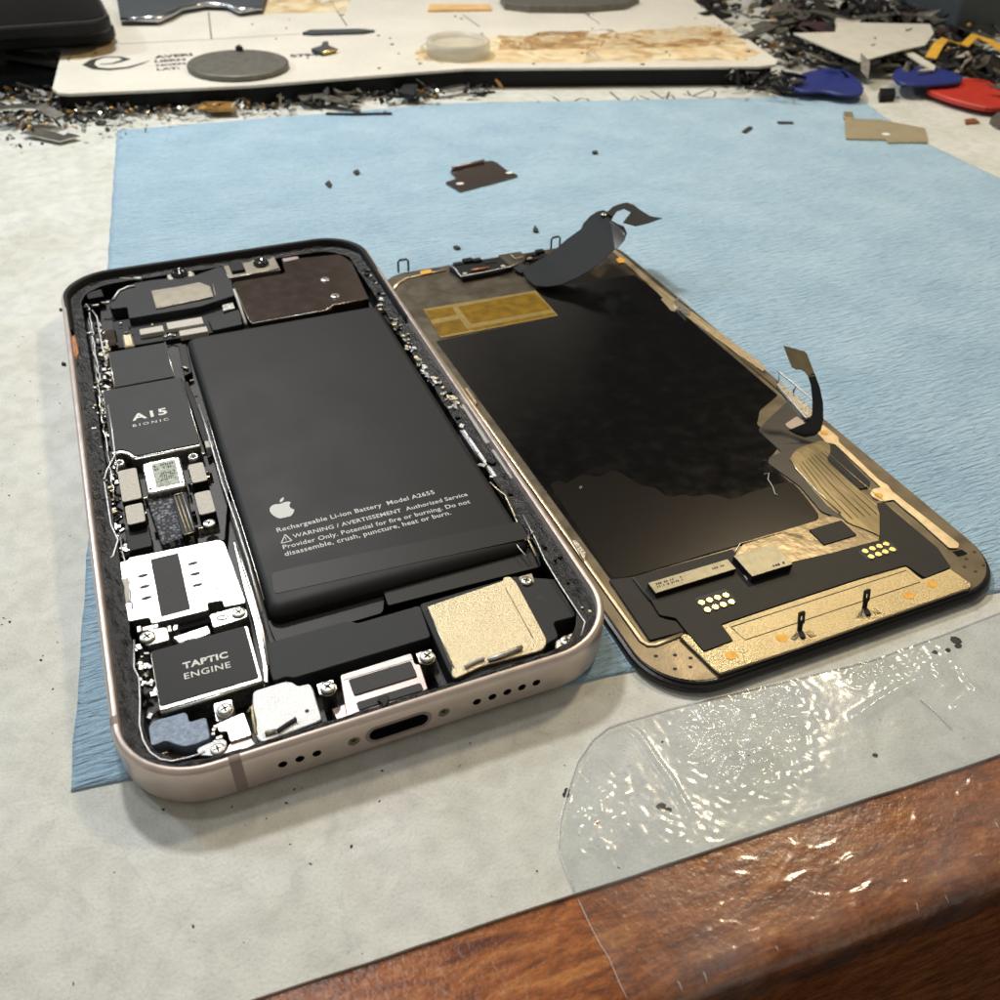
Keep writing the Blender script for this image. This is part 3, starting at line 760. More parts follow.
for k in range(10):
    u, v_ = random.uniform(210, 219), random.uniform(724, 744); boxp('solder_tab', [(u, v_), (u + 4, v_ - 1), (u + 4.6, v_ + 2), (u + .6, v_ + 3)], 5.0 + random.random() * .3, 'silver', z0=3, r=.1, snap=False)
wp = shape('antenna_plate', fillet(P([(252.5, 691), (285, 681), (293, 682), (298, 686), (309.5, 683), (313, 688), (322.5, 720), (261, 743), (255, 736), (256, 722), (252, 706)], 5.5), .7), 1.5, 5.5, 'silver2', phone, .15)
c_ = P([(307, 711)], 5.5)[0]; shape('rivet', disc(*c_, .3, n=10), 5.4, 5.53, 'ink', wp, 0)
edge(wp, [(265, 734), (276, 731)], 5.65, .35, 'platebr', 'contact_spring'); edge(wp, [(277, 731), (287, 724), (296, 718.5)], 5.8, .28, 'foamd', 'contact_spring')
edge(phone, [(248, 712), (252, 706), (253, 718), (256, 735)], 5.5, .22, 'gold', 'coax_tip')
# screw posts
for (u, v_) in ((327.5, 686.5), (427, 655.5)):
    x, y = P([(u, v_)], 5.9)[0]
    shape('post_tab', fillet([(x - 1.3, y - .6), (x + .9, y - .6), (x + 1.1, y + 1.4), (x - 1.3, y + 1.4)], .2), 4.9, 5.35, 'silver', phone, .05)
    bm = newbm(); lathe(bm, x, y, [(1.0, 1), (1.0, 4.9), (1.15, 5.0), (1.2, 5.4)], 20); link('screw_post', bm, 'platebr', phone)
    screw(phone, FP, u, v_, 5.95, 1.05, h=.6)
# charging port bracket
pb = shape('port_bracket', fillet(P([(340, 675), (411, 653), (415, 664), (420, 664), (428, 689), (357, 717), (347, 719)], 5.2), .3), 1.2, 5.2, 'pinkbr', phone, .1)
shape('upper_strip', snap4(P([(341, 676), (411, 654), (413, 659), (345, 680)], 5.25)), 5.2, 5.27, 'silver2', pb, .02)
shape('dark_pad', fillet(snap4(P([(348.5, 679.6), (411, 661.6), (417.5, 676), (354, 696)], 5.3)), .3), 5.2, 5.4, 'foamd', pb, .04)
shape('dark_pad', fillet(snap4(P([(356, 702.4), (421, 683), (423.5, 690.5), (359, 710)], 5.3)), .3), 5.2, 5.4, 'foamd', pb, .04)
shape('rubber_stub', fillet(P([(378, 697), (388, 694), (389, 700), (386, 706), (383, 707), (381, 702), (377, 701)], 5.8), .3), 5.2, 5.8, 'black', pb, .1)
shape('bracket_foot', P([(332, 709), (346, 704), (354, 716), (338, 722)], 3.6), 1.2, 3.6, 'pinkbr', pb, .05)
# long charcoal module under the battery
shape('speaker_housing', fillet(P([(263, 647), (266, 643), (344, 621.5), (352, 621), (357, 623), (420, 605), (431, 637), (294, 678), (286, 676.5), (273, 681.5)], 5.0), .6), 1.2, 5.0, 'mod', phone, .12)
# champagne speaker plate and its black housing
hs = shape('loudspeaker', fillet(P([(419, 604), (514, 576), (556, 579), (577, 616), (553, 622), (559, 637), (546, 644), (541, 656), (455, 681), (449, 672)], 4.9), .7), 1.2, 4.9, 'mod', phone, .12)
gp_ = shape('champagne_plate', fillet(P([(426.5, 606), (503, 580), (503.5, 576.5), (510, 575.5), (516.5, 582), (546.5, 638), (546, 645), (541, 650), (483, 665), (455, 678), (451, 674), (452.5, 667)], 5.6), .5), 4.9, 5.5, 'gold', hs, .1)
edge(gp_, [(505.6, 588.4), (533, 638)], 5.5, .06, 'ink', 'crease'); edge(gp_, [(427, 606.5), (454, 668)], 5.5, .1, 'silver')
edge(gp_, [(465, 667), (476, 661), (484, 658)], 5.75, .3, 'foam', 'contact_spring'); edge(gp_, [(488, 660), (500, 656), (512, 651), (522, 647)], 5.85, .38, 'silver', 'contact_spring')
c_ = P([(539.7, 597.6)], 4.92)[0]; shape('vent_hole', disc(*c_, .55, .5, 16), 4.85, 4.92, 'ink', hs, 0)
shape('corner_bracket', fillet(P([(556, 640), (563, 637), (575, 631), (580, 639), (574, 645), (560, 651), (555, 648)], 5.2), .3), 1.5, 5.2, 'silver', phone, .15)
screw(phone, FP, 567, 640, 5.5, 1.0); screw(phone, FP, 526.5, 580, 5.3, .95)
shape('screw_clip', fillet(P([(518, 577), (532, 573), (535, 582), (522, 586)], 4.9), .3), 2, 4.95, 'platebr', phone, .08)

# top: earpiece module, cameras, dark shield
ZE = 5.4
em = shape('earpiece_module', fillet(P([(109, 306), (112, 300), (120, 290), (134, 283), (152, 280), (196, 275), (222, 265.5), (225, 271), (230, 274), (235, 295), (217, 301), (200, 306.5), (129, 318.5), (127, 307), (112, 309)], ZE), .5), 1.2, ZE, mat('slate_module', '1e2125', .5, var=.1, vs=10, bump=.15, bs=40, spec=.3), phone, .12)
ep = shape('nickel_plate', fillet(P([(151, 290.5), (178, 286.5), (199, 282), (210, 286), (213.5, 296.5), (158, 308.5), (156, 308)], ZE + .3), .4), ZE, ZE + .3, 'platebr', em, .08)
edge(ep, [(156.5, 308.3), (212, 297)], ZE + .25, .12)
edge(em, [(213, 284), (215.5, 296)], ZE + .1, .09, 'gold')
x, y = P([(179, 271)], 6.3)[0]
cm = shape('front_camera', fillet([(x - 3, y - 1.6), (x + 3.3, y - 1.6), (x + 3.3, y + 2.0), (x - 3, y + 2.0)], .5), 2, 5.2, 'platebr', phone, .1)
bm = newbm(); lathe(bm, x, y, [(2.1, 4.8), (2.1, 5.5), (1.7, 5.6), (1.7, 6.3), (1.5, 6.45), (1.1, 6.45), (.9, 6.1), (.3, 6.05)], 28); link('lens_barrel', bm, 'lens', cm)
for s in (-1, 1): shape('camera_foot', fillet([(x + s * 2.3 - .5, y - 2.0), (x + s * 2.3 + .5, y - 2.0), (x + s * 2.3 + .5, y + .6), (x + s * 2.3 - .5, y + .6)], .2), 4.6, 5.5, 'foam', cm, .05)
dp = shape('depth_sensor', fillet(snap4(P([(223, 264), (274, 254.5), (279.5, 268.5), (228.5, 278.5)], 5.6)), .3), 2, 5.5, 'platebr', phone, .1)
edge(dp, [(223, 265.5), (228.5, 278.5), (279.5, 268.5)], 5.6, .16)
shape('projector', snap4(P([(229, 262), (242, 259.5), (244, 269), (231, 272)], 6.2)), 5.5, 6.2, 'black', dp, .1)
x, y = P([(260.5, 260)], 6.6)[0]; bm = newbm(); lathe(bm, x, y, [(2.0, 5.4), (1.9, 5.9), (1.5, 6.5), (1.3, 6.6), (1.0, 6.4), (.3, 6.35)], 28); link('lens_barrel', bm, 'lens', dp)
ZD = 5.6
dk = shape('camera_shield', fillet(P([(233.5, 282), (281, 274), (285, 272), (282, 262), (300, 258), (340, 254), (352, 262), (369, 298.5), (333, 305.5), (331, 309), (325, 310.5), (251, 324)], ZD), [.4, .2, .2, .2, .4, 1, 1, .3, .2, .2, .2, .9]), 1.2, ZD, 'darkmirror', phone, .12)
edge(dk, [(233.5, 284), (249, 320), (252, 323.5), (325, 310.5), (331, 307), (333, 305), (368, 298.5)], ZD - .05, .13)
for (u, v_) in ((325, 278.8), (335, 295.2)):
    screw(dk, FP, u, v_, ZD + .25, 1.1, h=.3)
boxp('sensor_flex', [(281, 258), (298, 256), (304, 268), (288, 271)], 5.2, 'foamd', z0=2, snap=False)
boxp('label_strip', [(282, 258.5), (298, 256), (299, 259), (284, 262)], 5.4, 'pinkbr', z0=2, snap=False)
# upper board
ub = boxp('upper_board', [(112, 322), (228, 300), (240, 328), (118, 348)], 3.6, 'mod', z0=1.2, snap=False)
for k, pts in enumerate([[(139, 329.5), (162, 325), (164.5, 330.5), (140.5, 335)], [(166, 323), (201, 316.5), (204, 322.5), (168.5, 330)], [(178, 331.5), (206, 325.5), (208, 330.5), (181, 336.5)]]):
    boxp('foam_pad', pts, 4.6, 'foam', z0=3.4, r=.2)
boxp('antenna_switch', [(122, 335), (132, 333.5), (134, 345), (124.5, 347)], 4.9, 'gold', z0=3.4, r=.2, bev=.3)
boxp('inductor', [(99, 331), (115, 328.5), (118, 343), (103, 346.5)], 4.6, 'darkmirror', z0=2, r=.8, bev=.3)
boxp('dark_module', [(208, 319), (236, 310), (243, 324), (213, 330.5)], 4.8, 'mod', z0=2, r=.4, snap=False)
boxp('bright_tab', [(222, 305), (233, 302), (235, 308), (223, 311)], 4.7, 'silver', z0=3, r=.2, snap=False)
edge(phone, [(164, 338), (170, 335), (176, 336)], 4.4, .3, 'silver', 'solder_tab')
edge(phone, [(234, 290), (238, 300), (246, 324)], 5.2, .35, 'foam', 'side_rail')
edge(phone, [(113, 300), (119, 291), (128, 287), (135, 286)], 5.6, .3, 'silver2', 'coax_cable')
edge(phone, [(101, 303), (108, 303), (110, 301)], 5.6, .35, 'silver', 'coax_tip'); edge(phone, [(92, 306), (99, 305)], 5.6, .3, 'silver', 'coax_tip')
edge(phone, [(134, 279), (142, 279)], 5.6, .5, 'silver2', 'coax_tip'); edge(phone, [(120, 278), (134, 279)], 5.6, .15, 'foam', 'coax_cable')
boxp('dark_foam', [(86, 293), (101, 289), (104, 296), (88, 299)], 5.3, 'black', z0=3, snap=False)
boxp('copper_patch', [(71, 336), (75, 334), (79, 352), (76, 360), (73, 352)], 5.9, 'copper', z0=5.2, r=.2, snap=False)
# sprung contacts and wires along both flanks
rs = random.Random(11)
def flank(path, z, n, name, w=(.25, 1.1)):
    """small bent metal bits strewn along a path"""
    bm = newbm(); q = P(path, z)
    for k in range(n):
        t = rs.random() * (len(q) - 1); i = int(t); f = t - i; a = Vector(q[i]).lerp(Vector(q[i + 1]), f)
        a += Vector((rs.uniform(-.9, .9), 0)); l = rs.uniform(*w); b_ = rs.uniform(.15, .45); an = rs.gauss(PI / 2, .5)
        zz = z + rs.uniform(-.9, .35)
        c_, s_ = math.cos(an), math.sin(an)
        prism(bm, [(a.x + c_ * i_ - s_ * j_, a.y + s_ * i_ + c_ * j_) for i_, j_ in ((-l, -b_), (l * .6, -b_), (l, b_), (-l * .7, b_))], zz - .5, zz, .06, rs.choice((0, 0, 0, 1, 2, 3, 3)))
    return link(name, bm, ['silver', 'silver2', 'gold', 'black'], phone)
flank([(98, 322), (104, 350), (110, 380)], 5.2, 60, 'contact_springs')
flank([(100, 375), (106, 400), (112, 440)], 5.2, 60, 'button_flex')
flank([(112, 450), (112, 490), (116, 520), (122, 550)], 4.9, 36, 'wire_bundle')
flank([(392, 318), (400, 328), (412, 348), (424, 366)], 5.9, 40, 'contact_springs', (.2, .8))
flank([(424, 366), (436, 378), (448, 396), (460, 408)], 5.9, 70, 'button_flex')
flank([(141, 640), (144, 670), (150, 712)], 4.6, 22, 'contact_springs', (.2, .7))
flank([(512, 498), (524, 515), (536, 535)], 5.0, 14, 'contact_springs', (.2, .8))
flank([(83, 283), (100, 276), (118, 272), (140, 266)], 5.3, 24, 'antenna_bits', (.2, .9))
rj = random.Random(4)
for k, (x0, ya, yb, m_, rr_) in enumerate(((4.6, 62, 96, 'silver', .16), (5.3, 100, 134, 'silver2', .2), (4.9, 88, 128, 'silver', .13), (5.9, 60, 90, 'silver2', .12), (4.7, 34, 52, 'silver2', .14))):
    bm = newbm(); pts = []; y = ya
    while y < yb:
        pts.append((x0 + rj.uniform(-.2, .2), y, 5.2 + rj.uniform(-.3, .3))); y += rj.uniform(.5, 2.2)
    tube(bm, pts, rr_, 5, flat=.7); link('flank_wire', bm, m_, phone)
for k in range(90):
    u, v_ = rj.choice(((rj.uniform(120, 178), rj.uniform(446, 462)), (rj.uniform(142, 195), rj.uniform(494, 545)), (rj.uniform(118, 226), rj.uniform(322, 345)), (rj.uniform(188, 212), rj.uniform(455, 535))))
    x, y = P([(u, v_)], 3.5)[0]; a, c = rj.uniform(.15, .4), rj.uniform(.1, .25)
    bm = newbm(); prism(bm, [(x - a, y - c), (x + a, y - c), (x + a, y + c), (x - a, y + c)], 2.4, 3.6 + rj.uniform(0, .6), .04)
    link('board_component', bm, rj.choice(('silver2', 'foamd', 'foamd', 'tan')), board)
flank([(378, 300), (404, 338), (432, 376), (470, 436), (505, 492), (545, 556)], 5.9, 46, 'clip_bits', (.2, .8))
flank([(366, 268), (372, 282), (384, 300)], 6.0, 22, 'clip_bits', (.2, .9))
flank([(87, 300), (92, 360), (100, 440), (108, 520)], 5.85, 34, 'gasket_glints', (.1, .35))  # small flecks added as glints on the ledge
flank([(556, 556), (575, 585), (588, 612)], 5.85, 20, 'gasket_glints', (.1, .3))
def bar(name, pts, z, w, m_, z0=3.5, bev=.12):
    q = [Vector(p) for p in P(pts, z)]; d = (q[-1] - q[0]).normalized(); n_ = Vector((-d.y, d.x)) * w / 2
    pl = [tuple(p + n_) for p in q] + [tuple(p - n_) for p in q[::-1]]
    return shape(name, fillet(pl, w * .35), z0, z, m_, phone, bev)
bar('volume_button_bracket', [(463, 404), (488, 443)], 5.9, .75, 'foam')
bar('volume_button_bracket', [(493, 449), (513, 478)], 5.9, .75, 'foam')
bar('guide_rail', [(462, 428), (496, 477)], 5.6, 1.1, 'silver2', bev=.3)
bar('side_wall_strip', [(376, 305), (404, 340), (445, 400), (530, 540)], 4.6, .8, 'black', 1)

# ------------------------------------------------------------------ DISPLAY ASSEMBLY (lying face down)
disp = root('display_assembly', FD, 'removed phone display lying face down with black film, gold plate and loose flex cables', 'phone display')
def D(pts, z): return PL(FD, pts, z)
DW, DH, RD = 69.3, 144.3, 10.5
bm = newbm(); prf = [(1.4, 0.05), (.5, .15), (.12, .45), (0, .8), (0, 1.15), (.25, 1.5), (.7, 1.62), (.72, 2.0), (1.0, 2.08)]
loops = []
for ins, z in prf: loops.append([bm.verts.new((*p, z)) for p in rrect(ins, ins, DW - ins, DH - ins, RD - ins, NC)])
for a, c in zip(loops, loops[1:]):
    for k in range(len(a)): bm.faces.new((a[k - 1], a[k], c[k], c[k - 1]))
bm.faces.new(loops[-1]); bm.faces.new(loops[0][::-1])
link('glass_panel', bm, 'dispblack', disp)
ZP = 2.1
bm = newbm(); prism(bm, rrect(.75, 1.2, DW - .9, DH - .9, RD - 1, NC), ZP - .05, ZP + .08, .04)
link('backing_plate', bm, 'bronze', disp)
z1 = ZP + .1; dz = .06
def dshape(name, pts, lay, m_, par=disp, r=.4, th=.1, snap=False, bev=.02, label=None):
    z = z1 + lay * dz + th; p = D(pts, z)
    if snap: p = snap4(p)
    return shape(name, fillet(p, r) if r else p, z1 + lay * dz - .02, z, m_, par, bev, label=label)
def dtube(name, pts, z, r, m_, par=disp, flat=.6):
    bm = newbm(); tube(bm, [(*p, z) for p in D(pts, z)], r, 6, flat=flat); return link(name, bm, m_, par)
# black graphite film
fl = [(436, 341), (557, 316.5), (534.5, 288.5), (634.5, 274.8), (660, 294), (778, 395), (760, 410), (757, 424), (780, 445), (770, 458), (771, 466), (800, 490), (817, 512), (819, 517), (812, 524), (782, 532), (740, 545), (632, 576.5), (611, 579.5)]
dshape('black_film', fl, 0, 'film', r=.5)
dshape('painted_sheen', [(549, 484), (560, 480), (566, 484), (583, 473), (598, 478), (612, 470), (622, 473), (640, 486), (655, 487), (668, 498), (684, 494), (693, 497), (712, 493), (733, 501), (745, 494), (772, 486), (790, 480), (800, 490), (817, 512), (818, 517), (812, 523.5), (782, 531.5), (740, 544), (632, 575.5), (612, 578.5)], 1.2, 'sheen_paint', r=3, th=.03, bev=0)  # brown patch painted in for the reflection on the film
dshape('dull_patch', [(590, 340), (612, 349), (625, 366), (618, 372), (603, 352)], 1.2, 'filmb', r=1, th=.02, bev=0)
dtube('film_edge', [(640, 277), (700, 322), (778, 389)], z1 + .2, .14, 'kaptonb')
# tape
tp = dshape('polyimide_tape', [(423, 309), (536, 290.5), (558, 315.5), (441, 338)], 1, 'kaptonb', r=.2)
for pts in ([(425.5, 311), (452, 306.5), (457, 314.8), (430, 320)], [(432, 324), (460, 318.4), (466, 327.5), (470, 330.5), (440.5, 336)], [(457.5, 306.8), (534.5, 292.4), (551.5, 309.5), (471, 324)], [(468, 328.5), (553.5, 312.5), (556, 315), (474, 330.5)]):
    dshape('amber_patch', pts, 2.2, 'kapton', tp, r=.25, th=.04)
# edge strips
es = dtube('edge_strip', [(393, 290), (398, 283), (406, 278), (430, 272.5), (446, 270)], z1 + .15, .45, 'tan', flat=.3)
for pts in ([(466, 389), (468, 388), (477, 402), (475.5, 403)],): pass
# left strip runs straight down the long side
lx = sum(D([(586, 566), (640, 636)], z1)[k][0] for k in (0, 1)) / 2
yt_, yb_ = D([(398, 283)], z1)[0][1], D([(647, 645)], z1)[0][1]
bm = newbm(); tube(bm, [(lx, yt_, z1 + .12), (lx, (yt_ + yb_) / 2, z1 + .12), (lx, yb_ + 1, z1 + .12), (lx + .5, yb_ - .1, z1 + .12), (lx + 1.6, yb_ - .5, z1 + .12), *[(*p, z1 + .12) for p in D([(683, 634.5)], z1)]], .42, 6, flat=.35)
link('edge_strip', bm, 'tan', disp)
lipb = dshape('side_clip', [(571, 540), (576, 540), (586, 553), (584, 560), (580, 554)], 3, 'silver', r=.2, th=.4)
dshape('side_clip', [(465, 388.5), (467, 387.5), (477, 402), (475.5, 403.5)], 3, 'tan', r=.1, th=.4)
# right side strip with its widenings
dshape('edge_strip', [(612, 250.5), (615, 249.5), (625, 257), (660, 287), (678, 301), (760, 362), (766, 368), (763, 371), (740, 355), (675, 308), (672, 306.5), (655, 290)], 2, 'tan', r=.1)
dshape('edge_strip', [(661, 299), (665, 296.5), (676, 308), (675, 311.5), (671, 310)], 2.5, 'tan', r=.1)
o_p = dshape('contact_patch', [(616, 259), (620, 257), (625, 259), (625, 262), (619, 263)], 2.5, 'orange', r=.3)
rt = dshape('grounding_strip', [(817, 432), (823, 424.5), (838.5, 437), (839, 442), (850, 452), (880, 480.5), (888, 485), (892, 491), (959, 543.5), (958.5, 548), (949.5, 548), (916, 518), (903, 507.6), (894, 499.5), (882, 501.6), (873, 497), (870, 493), (873, 489), (881, 487), (850, 458), (836, 444.5), (826, 442)], 2, 'tan', r=.3, th=.16)
for u, v_ in ((824, 432.5), (879, 495)):
    c_ = D([(u, v_)], z1 + .4)[0]; shape('orange_pad', disc(*c_, .85, .7, 16), z1 + .2, z1 + .32, 'orange', rt, .02)
# foil region and black flex covers
dshape('foil_sheet', [(735, 556), (744, 543), (782, 531), (815, 521), (845, 512), (880, 500), (906, 518), (917, 533), (880, 546), (831, 553), (794, 564), (770, 565)], 1, 'foil', r=.3)
dshape('dark_shield_tape', [(765, 422), (790, 399), (803, 412), (800, 425), (824, 437), (832, 445), (872, 482), (858, 489), (884, 512), (846, 520), (822, 512), (800, 486), (768, 463), (769, 457), (782, 452), (766, 437), (758, 430)], 2, 'filmd', r=.8)
dshape('film_patch', [(785, 424), (797, 416), (806, 424), (800, 431), (789, 428)], 3, 'pink', r=.4)
rb = dshape('ribbon_cable', [(790, 457), (797, 449), (806, 445), (822, 440), (830, 444), (831, 452), (826, 460), (846, 478), (868, 497), (893, 518), (908, 533), (890, 541), (868, 530), (846, 522), (838, 511), (800, 474), (794, 466)], 4, 'ribbon', r=1.2, th=.12)
for k in range(9):
    a = (799 + k * 3.2, 463 - k * 1.6); c = (846 + k * 6.2, 520 - k * 1.2)
    dtube('trace', [a, ((a[0] + c[0]) / 2 - 2 + k * .3, (a[1] + c[1]) / 2 + 1), c], z1 + .44, .05, 'filmd' if k % 2 else 'tan', rb, .4)
dtube('ribbon_edge', [(790, 458), (796, 468), (818, 492), (841, 513)], z1 + .4, .14, 'tan', rb)
dshape('film_strip', [(805, 480), (808, 479), (841, 511), (838, 514), (828, 506)], 3, 'ribbon', r=.3)
dshape('dark_pad', [(828, 445.5), (834, 444), (871, 483), (869, 487), (858, 489), (826, 461)], 3.5, 'filmb', r=.4)
dshape('black_square', [(809, 530), (840.5, 520), (857, 534), (825, 545)], 3, 'filmb', r=.2, snap=True, th=.2)
dshape('silver_label', [(868, 516), (889, 513), (899, 528), (884, 531)], 4, mat('speckled_label', '86888a', .5, var=.5, vs=18), r=.3)
fx = dshape('flex_cover', [(632, 577), (650, 572), (733, 549), (740, 562), (752, 574), (795, 561), (800, 560), (831, 553), (860, 545), (880, 540), (880, 512), (877, 503), (884, 502), (894, 511), (938, 548), (951, 567), (925, 577.5), (906, 565), (860, 578), (800, 597.5), (721, 624), (733, 640), (704, 651), (688, 633), (676, 618), (669, 616.5), (660, 615), (652, 602), (649, 597)], 5, 'filmb', r=.35, th=.3)
dshape('side_cover', [(609, 579.5), (632, 577), (648, 598), (657, 616), (667, 619.5), (676, 621), (684, 631), (650, 640)], 3, 'filmb', r=.3, th=.15)
dtube('cover_edge', [(633, 577.5), (650, 600)], z1 + .55, .16, 'foamd', fx)
# chips
def chip(name, pts, h=1.3):
    z = z1 + .55 + h; p = snap4(D(pts, z)); c_ = shape(name, p, z1 + .5, z - .12, 'chipside', disp, 0)
    shape('chip_lid', p, z - .12, z, 'chip', c_, .05); return c_, z
c1, zc = chip('driver_chip', [(648.5, 582.5), (728, 559), (735, 568), (656, 594)], 1.0)
def cipher(par, pts, z, n, rows):
    p = D(pts, z); a, b_, c_, d_ = [Vector(q) for q in p]; bm = newbm(); rr = random.Random(5)
    for j in range(rows):
        for i in range(n):
            if rr.random() < .35: continue
            s, t = (i + .1) / n, (j + .12) / rows; w_, h_ = rr.uniform(.4, .8) / n, .65 / rows
            f = [a.lerp(b_, x_).lerp(d_.lerp(c_, x_), y_) for x_, y_ in ((s, t), (s + w_, t), (s + w_, t + h_), (s, t + h_))]
            bm.faces.new([bm.verts.new((q.x, q.y, z)) for q in f])
    return link('printed_code', bm, 'ink', par)
cipher(c1, [(655, 583), (683, 575), (686, 580), (658, 588.5)], zc + .01, 14, 2); cipher(c1, [(711, 568), (726, 563.5), (727, 566), (713, 570)], zc + .01, 7, 1)
c2, zc = chip('power_chip', [(733.5, 554.5), (774, 544.5), (792.5, 563.5), (752, 577)], 1.5)
cipher(c2, [(772, 565), (784, 561), (786, 564), (773.5, 568)], zc + .01, 5, 1)
shape('white_underfill', fillet(D([(733, 557), (736, 556.5), (751, 577), (747, 580)], z1 + .7), .1), z1 + .5, z1 + .75, 'foam', disp, .1)
dtube('tape_outline', [(734, 554), (740, 543.5), (782, 531.5), (803, 537)], z1 + .35, .1, 'tan')
# contact pads
for cen, pl in (([(701.6, 602.2), (709.8, 599.8), (717.8, 597.2), (726, 594.8), (707.4, 609.3), (715.4, 606.7), (723.4, 604.2), (731.4, 601.5)], [(693, 598.5), (726, 588.5), (738.5, 602), (707, 613.5)]),
                ([(865.4, 550.8), (872.6, 548.2), (879.6, 545.8), (886.4, 543.6), (871.4, 556.2), (878.6, 553.8), (885.6, 551.4), (892.6, 549)], [(857.5, 551), (889, 541), (900, 550), (868, 560.5)])):
    pd = dshape('contact_plate', pl, 9, 'foamd', r=.5, th=.12, snap=True)
    for u, v_ in cen:
        z = z1 + 9 * dz + .3; x, y = D([(u, v_)], z)[0]; bm = newbm(); lathe(bm, x, y, [(.58, z - .2), (.58, z - .06), (.5, z)], 18); link('contact_pad', bm, 'pad', pd)
# lower gold plate
lg = dshape('lower_plate', [(680, 636), (683, 633.5), (689, 634), (704, 652), (733, 641), (721, 625), (760, 612), (800, 598.5), (860, 579), (906, 566), (922, 579), (950, 568.5), (972, 584), (969, 588.5), (966, 589), (880, 619), (800, 647.5), (720, 673.5), (715, 670), (704, 659)], 4, 'goldplate', r=.35, th=.35, bev=.12)
zl = z1 + 4 * dz + .36
bm = newbm(); tube(bm, [(*p, zl) for p in D([(731, 627), (800, 604.5), (906, 570.5), (920, 582), (800, 622), (745, 640), (731, 627)], zl)], .09, 5, flat=.5); link('embossed_line', bm, 'ink', lg)
for u, v_ in ((731, 655.4), (782, 638.2), (909, 595.4), (932, 584)):
    c_ = D([(u, v_)], zl)[0]; shape('orange_pad', disc(*c_, .95, .78, 20), zl - .1, zl + .03, 'orange', lg, .01)
for (u0, v0), (u1, v1) in (((801, 632), (808, 609)), ((866, 609.5), (874.5, 588))):
    x, y = D([(u0, v0)], zl)[0]; top = 3.4
    bm = newbm()
    # upright tab with a ring top
    def tabq(yy, pts, th=.35):
        a = [bm.verts.new((x + px, y + yy + pz * .25, zl + pz)) for px, pz in pts]; c = [bm.verts.new((x + px, y + yy + th + pz * .25, zl + pz)) for px, pz in pts]
        n = len(pts); bm.faces.new(a); bm.faces.new(c[::-1])
        for k in range(n): bm.faces.new((a[k - 1], a[k], c[k], c[k - 1]))
    tabq(.1, [(-.45, 0), (.25, 0), (.35, 1.3), (-.4, 1.3)])
    for seg in ([(-.5, 1.3), (-.5, 3.3), (-.2, 3.3), (-.2, 1.3)], [(.35, 1.3), (.35, 3.3), (.62, 3.3), (.62, 1.3)], [(-.2, 2.8), (-.2, 3.35), (.35, 3.35), (.35, 2.8)], [(-.2, 1.3), (-.2, 1.75), (.35, 1.75), (.35, 1.3)]): tabq(.1, seg)
    prism(bm, fillet([(x - 1.0, y - 1.2), (x - .1, y - 1.4), (x + .3, y), (x - .4, y + .3)], .3), zl - .05, zl + .35, .1)
    link('mounting_post', bm, 'black', lg)
    bm = newbm()
    for dx in (.75, 1.15, 1.55): tube(bm, [(x + dx, y - .3, zl + .03), (x + dx, y - 1.3, zl + .03)], .07, 4)
    tube(bm, [(x + .6, y - 1.45, zl + .03), (x + 1.8, y - 1.45, zl + .03)], .07, 4)
    link('etched_mark', bm, 'kaptonb', lg)
# perforations at the corners
for u, v_ in ((656, 656), (675, 655), (690.5, 658), (675, 669), (690.5, 667), (974.5, 552), (966.5, 559), (983.5, 565.5), (964.5, 567), (975.5, 571.5)):
    c_ = D([(u, v_)], ZP + .09)[0]; shape('perforation', disc(*c_, .34, .3, 12), ZP, ZP + .09, 'ink', disp, 0)
shape('corner_window', fillet(D([(952, 551.5), (962, 549.5), (968, 554), (958, 557)], ZP + .1), .2), ZP, ZP + .1, 'lens', disp, 0)
# right side locking clips
cl = dshape('locking_clip', [(777, 384), (780, 381), (813, 410), (812, 416), (806, 418)], 4, 'silver', r=.2, th=.6, bev=.1)
pc = D([(779, 372), (813, 400)], 3.8)
bm = newbm(); tube(bm, [(*D([(779, 380)], z1 + .3)[0], z1 + .3), (*pc[0], 3.8), (*pc[1], 3.8), (*D([(813, 411)], z1 + .3)[0], z1 + .3)], .2, 6); 
mid = (Vector(pc[0]) + Vector(pc[1])) / 2; tube(bm, [(mid.x, mid.y, 3.8), (mid.x - .3, mid.y - .2, z1)], .2, 6)
link('wire_frame', bm, 'silver2', cl)
cl = dshape('locking_clip', [(673, 303), (676, 300), (690, 312), (686, 316)], 4, 'silver', r=.2, th=.5)
bm = newbm(); tube(bm, [(*D([(674, 303)], z1)[0], z1), (*D([(680, 296.5)], 3.4)[0], 3.4), (*D([(690, 304.5)], 3.4)[0], 3.4), (*D([(690, 312)], z1)[0], z1)], .16, 6); link('wire_frame', bm, 'silver2', cl)
# wire hooks at the top edge
for a, b_, w_ in (((398.5, 271), (408.5, 269.5), 1), ((551, 248), (559.5, 246.5), 1)):
    p, q = D([a], 2)[0], D([b_], 2)[0]; hgt = 3.2
    bm = newbm(); pts = [(p[0], p[1], 1.6), (p[0], p[1], hgt + 1.2), (p[0] + .4, p[1], hgt + 1.7), (q[0] - .4, q[1], hgt + 1.7), (q[0], q[1], hgt + 1.2), (q[0], q[1], 1.6)]
    tube(bm, pts, .28, 6); link('wire_hook', bm, 'black', disp)
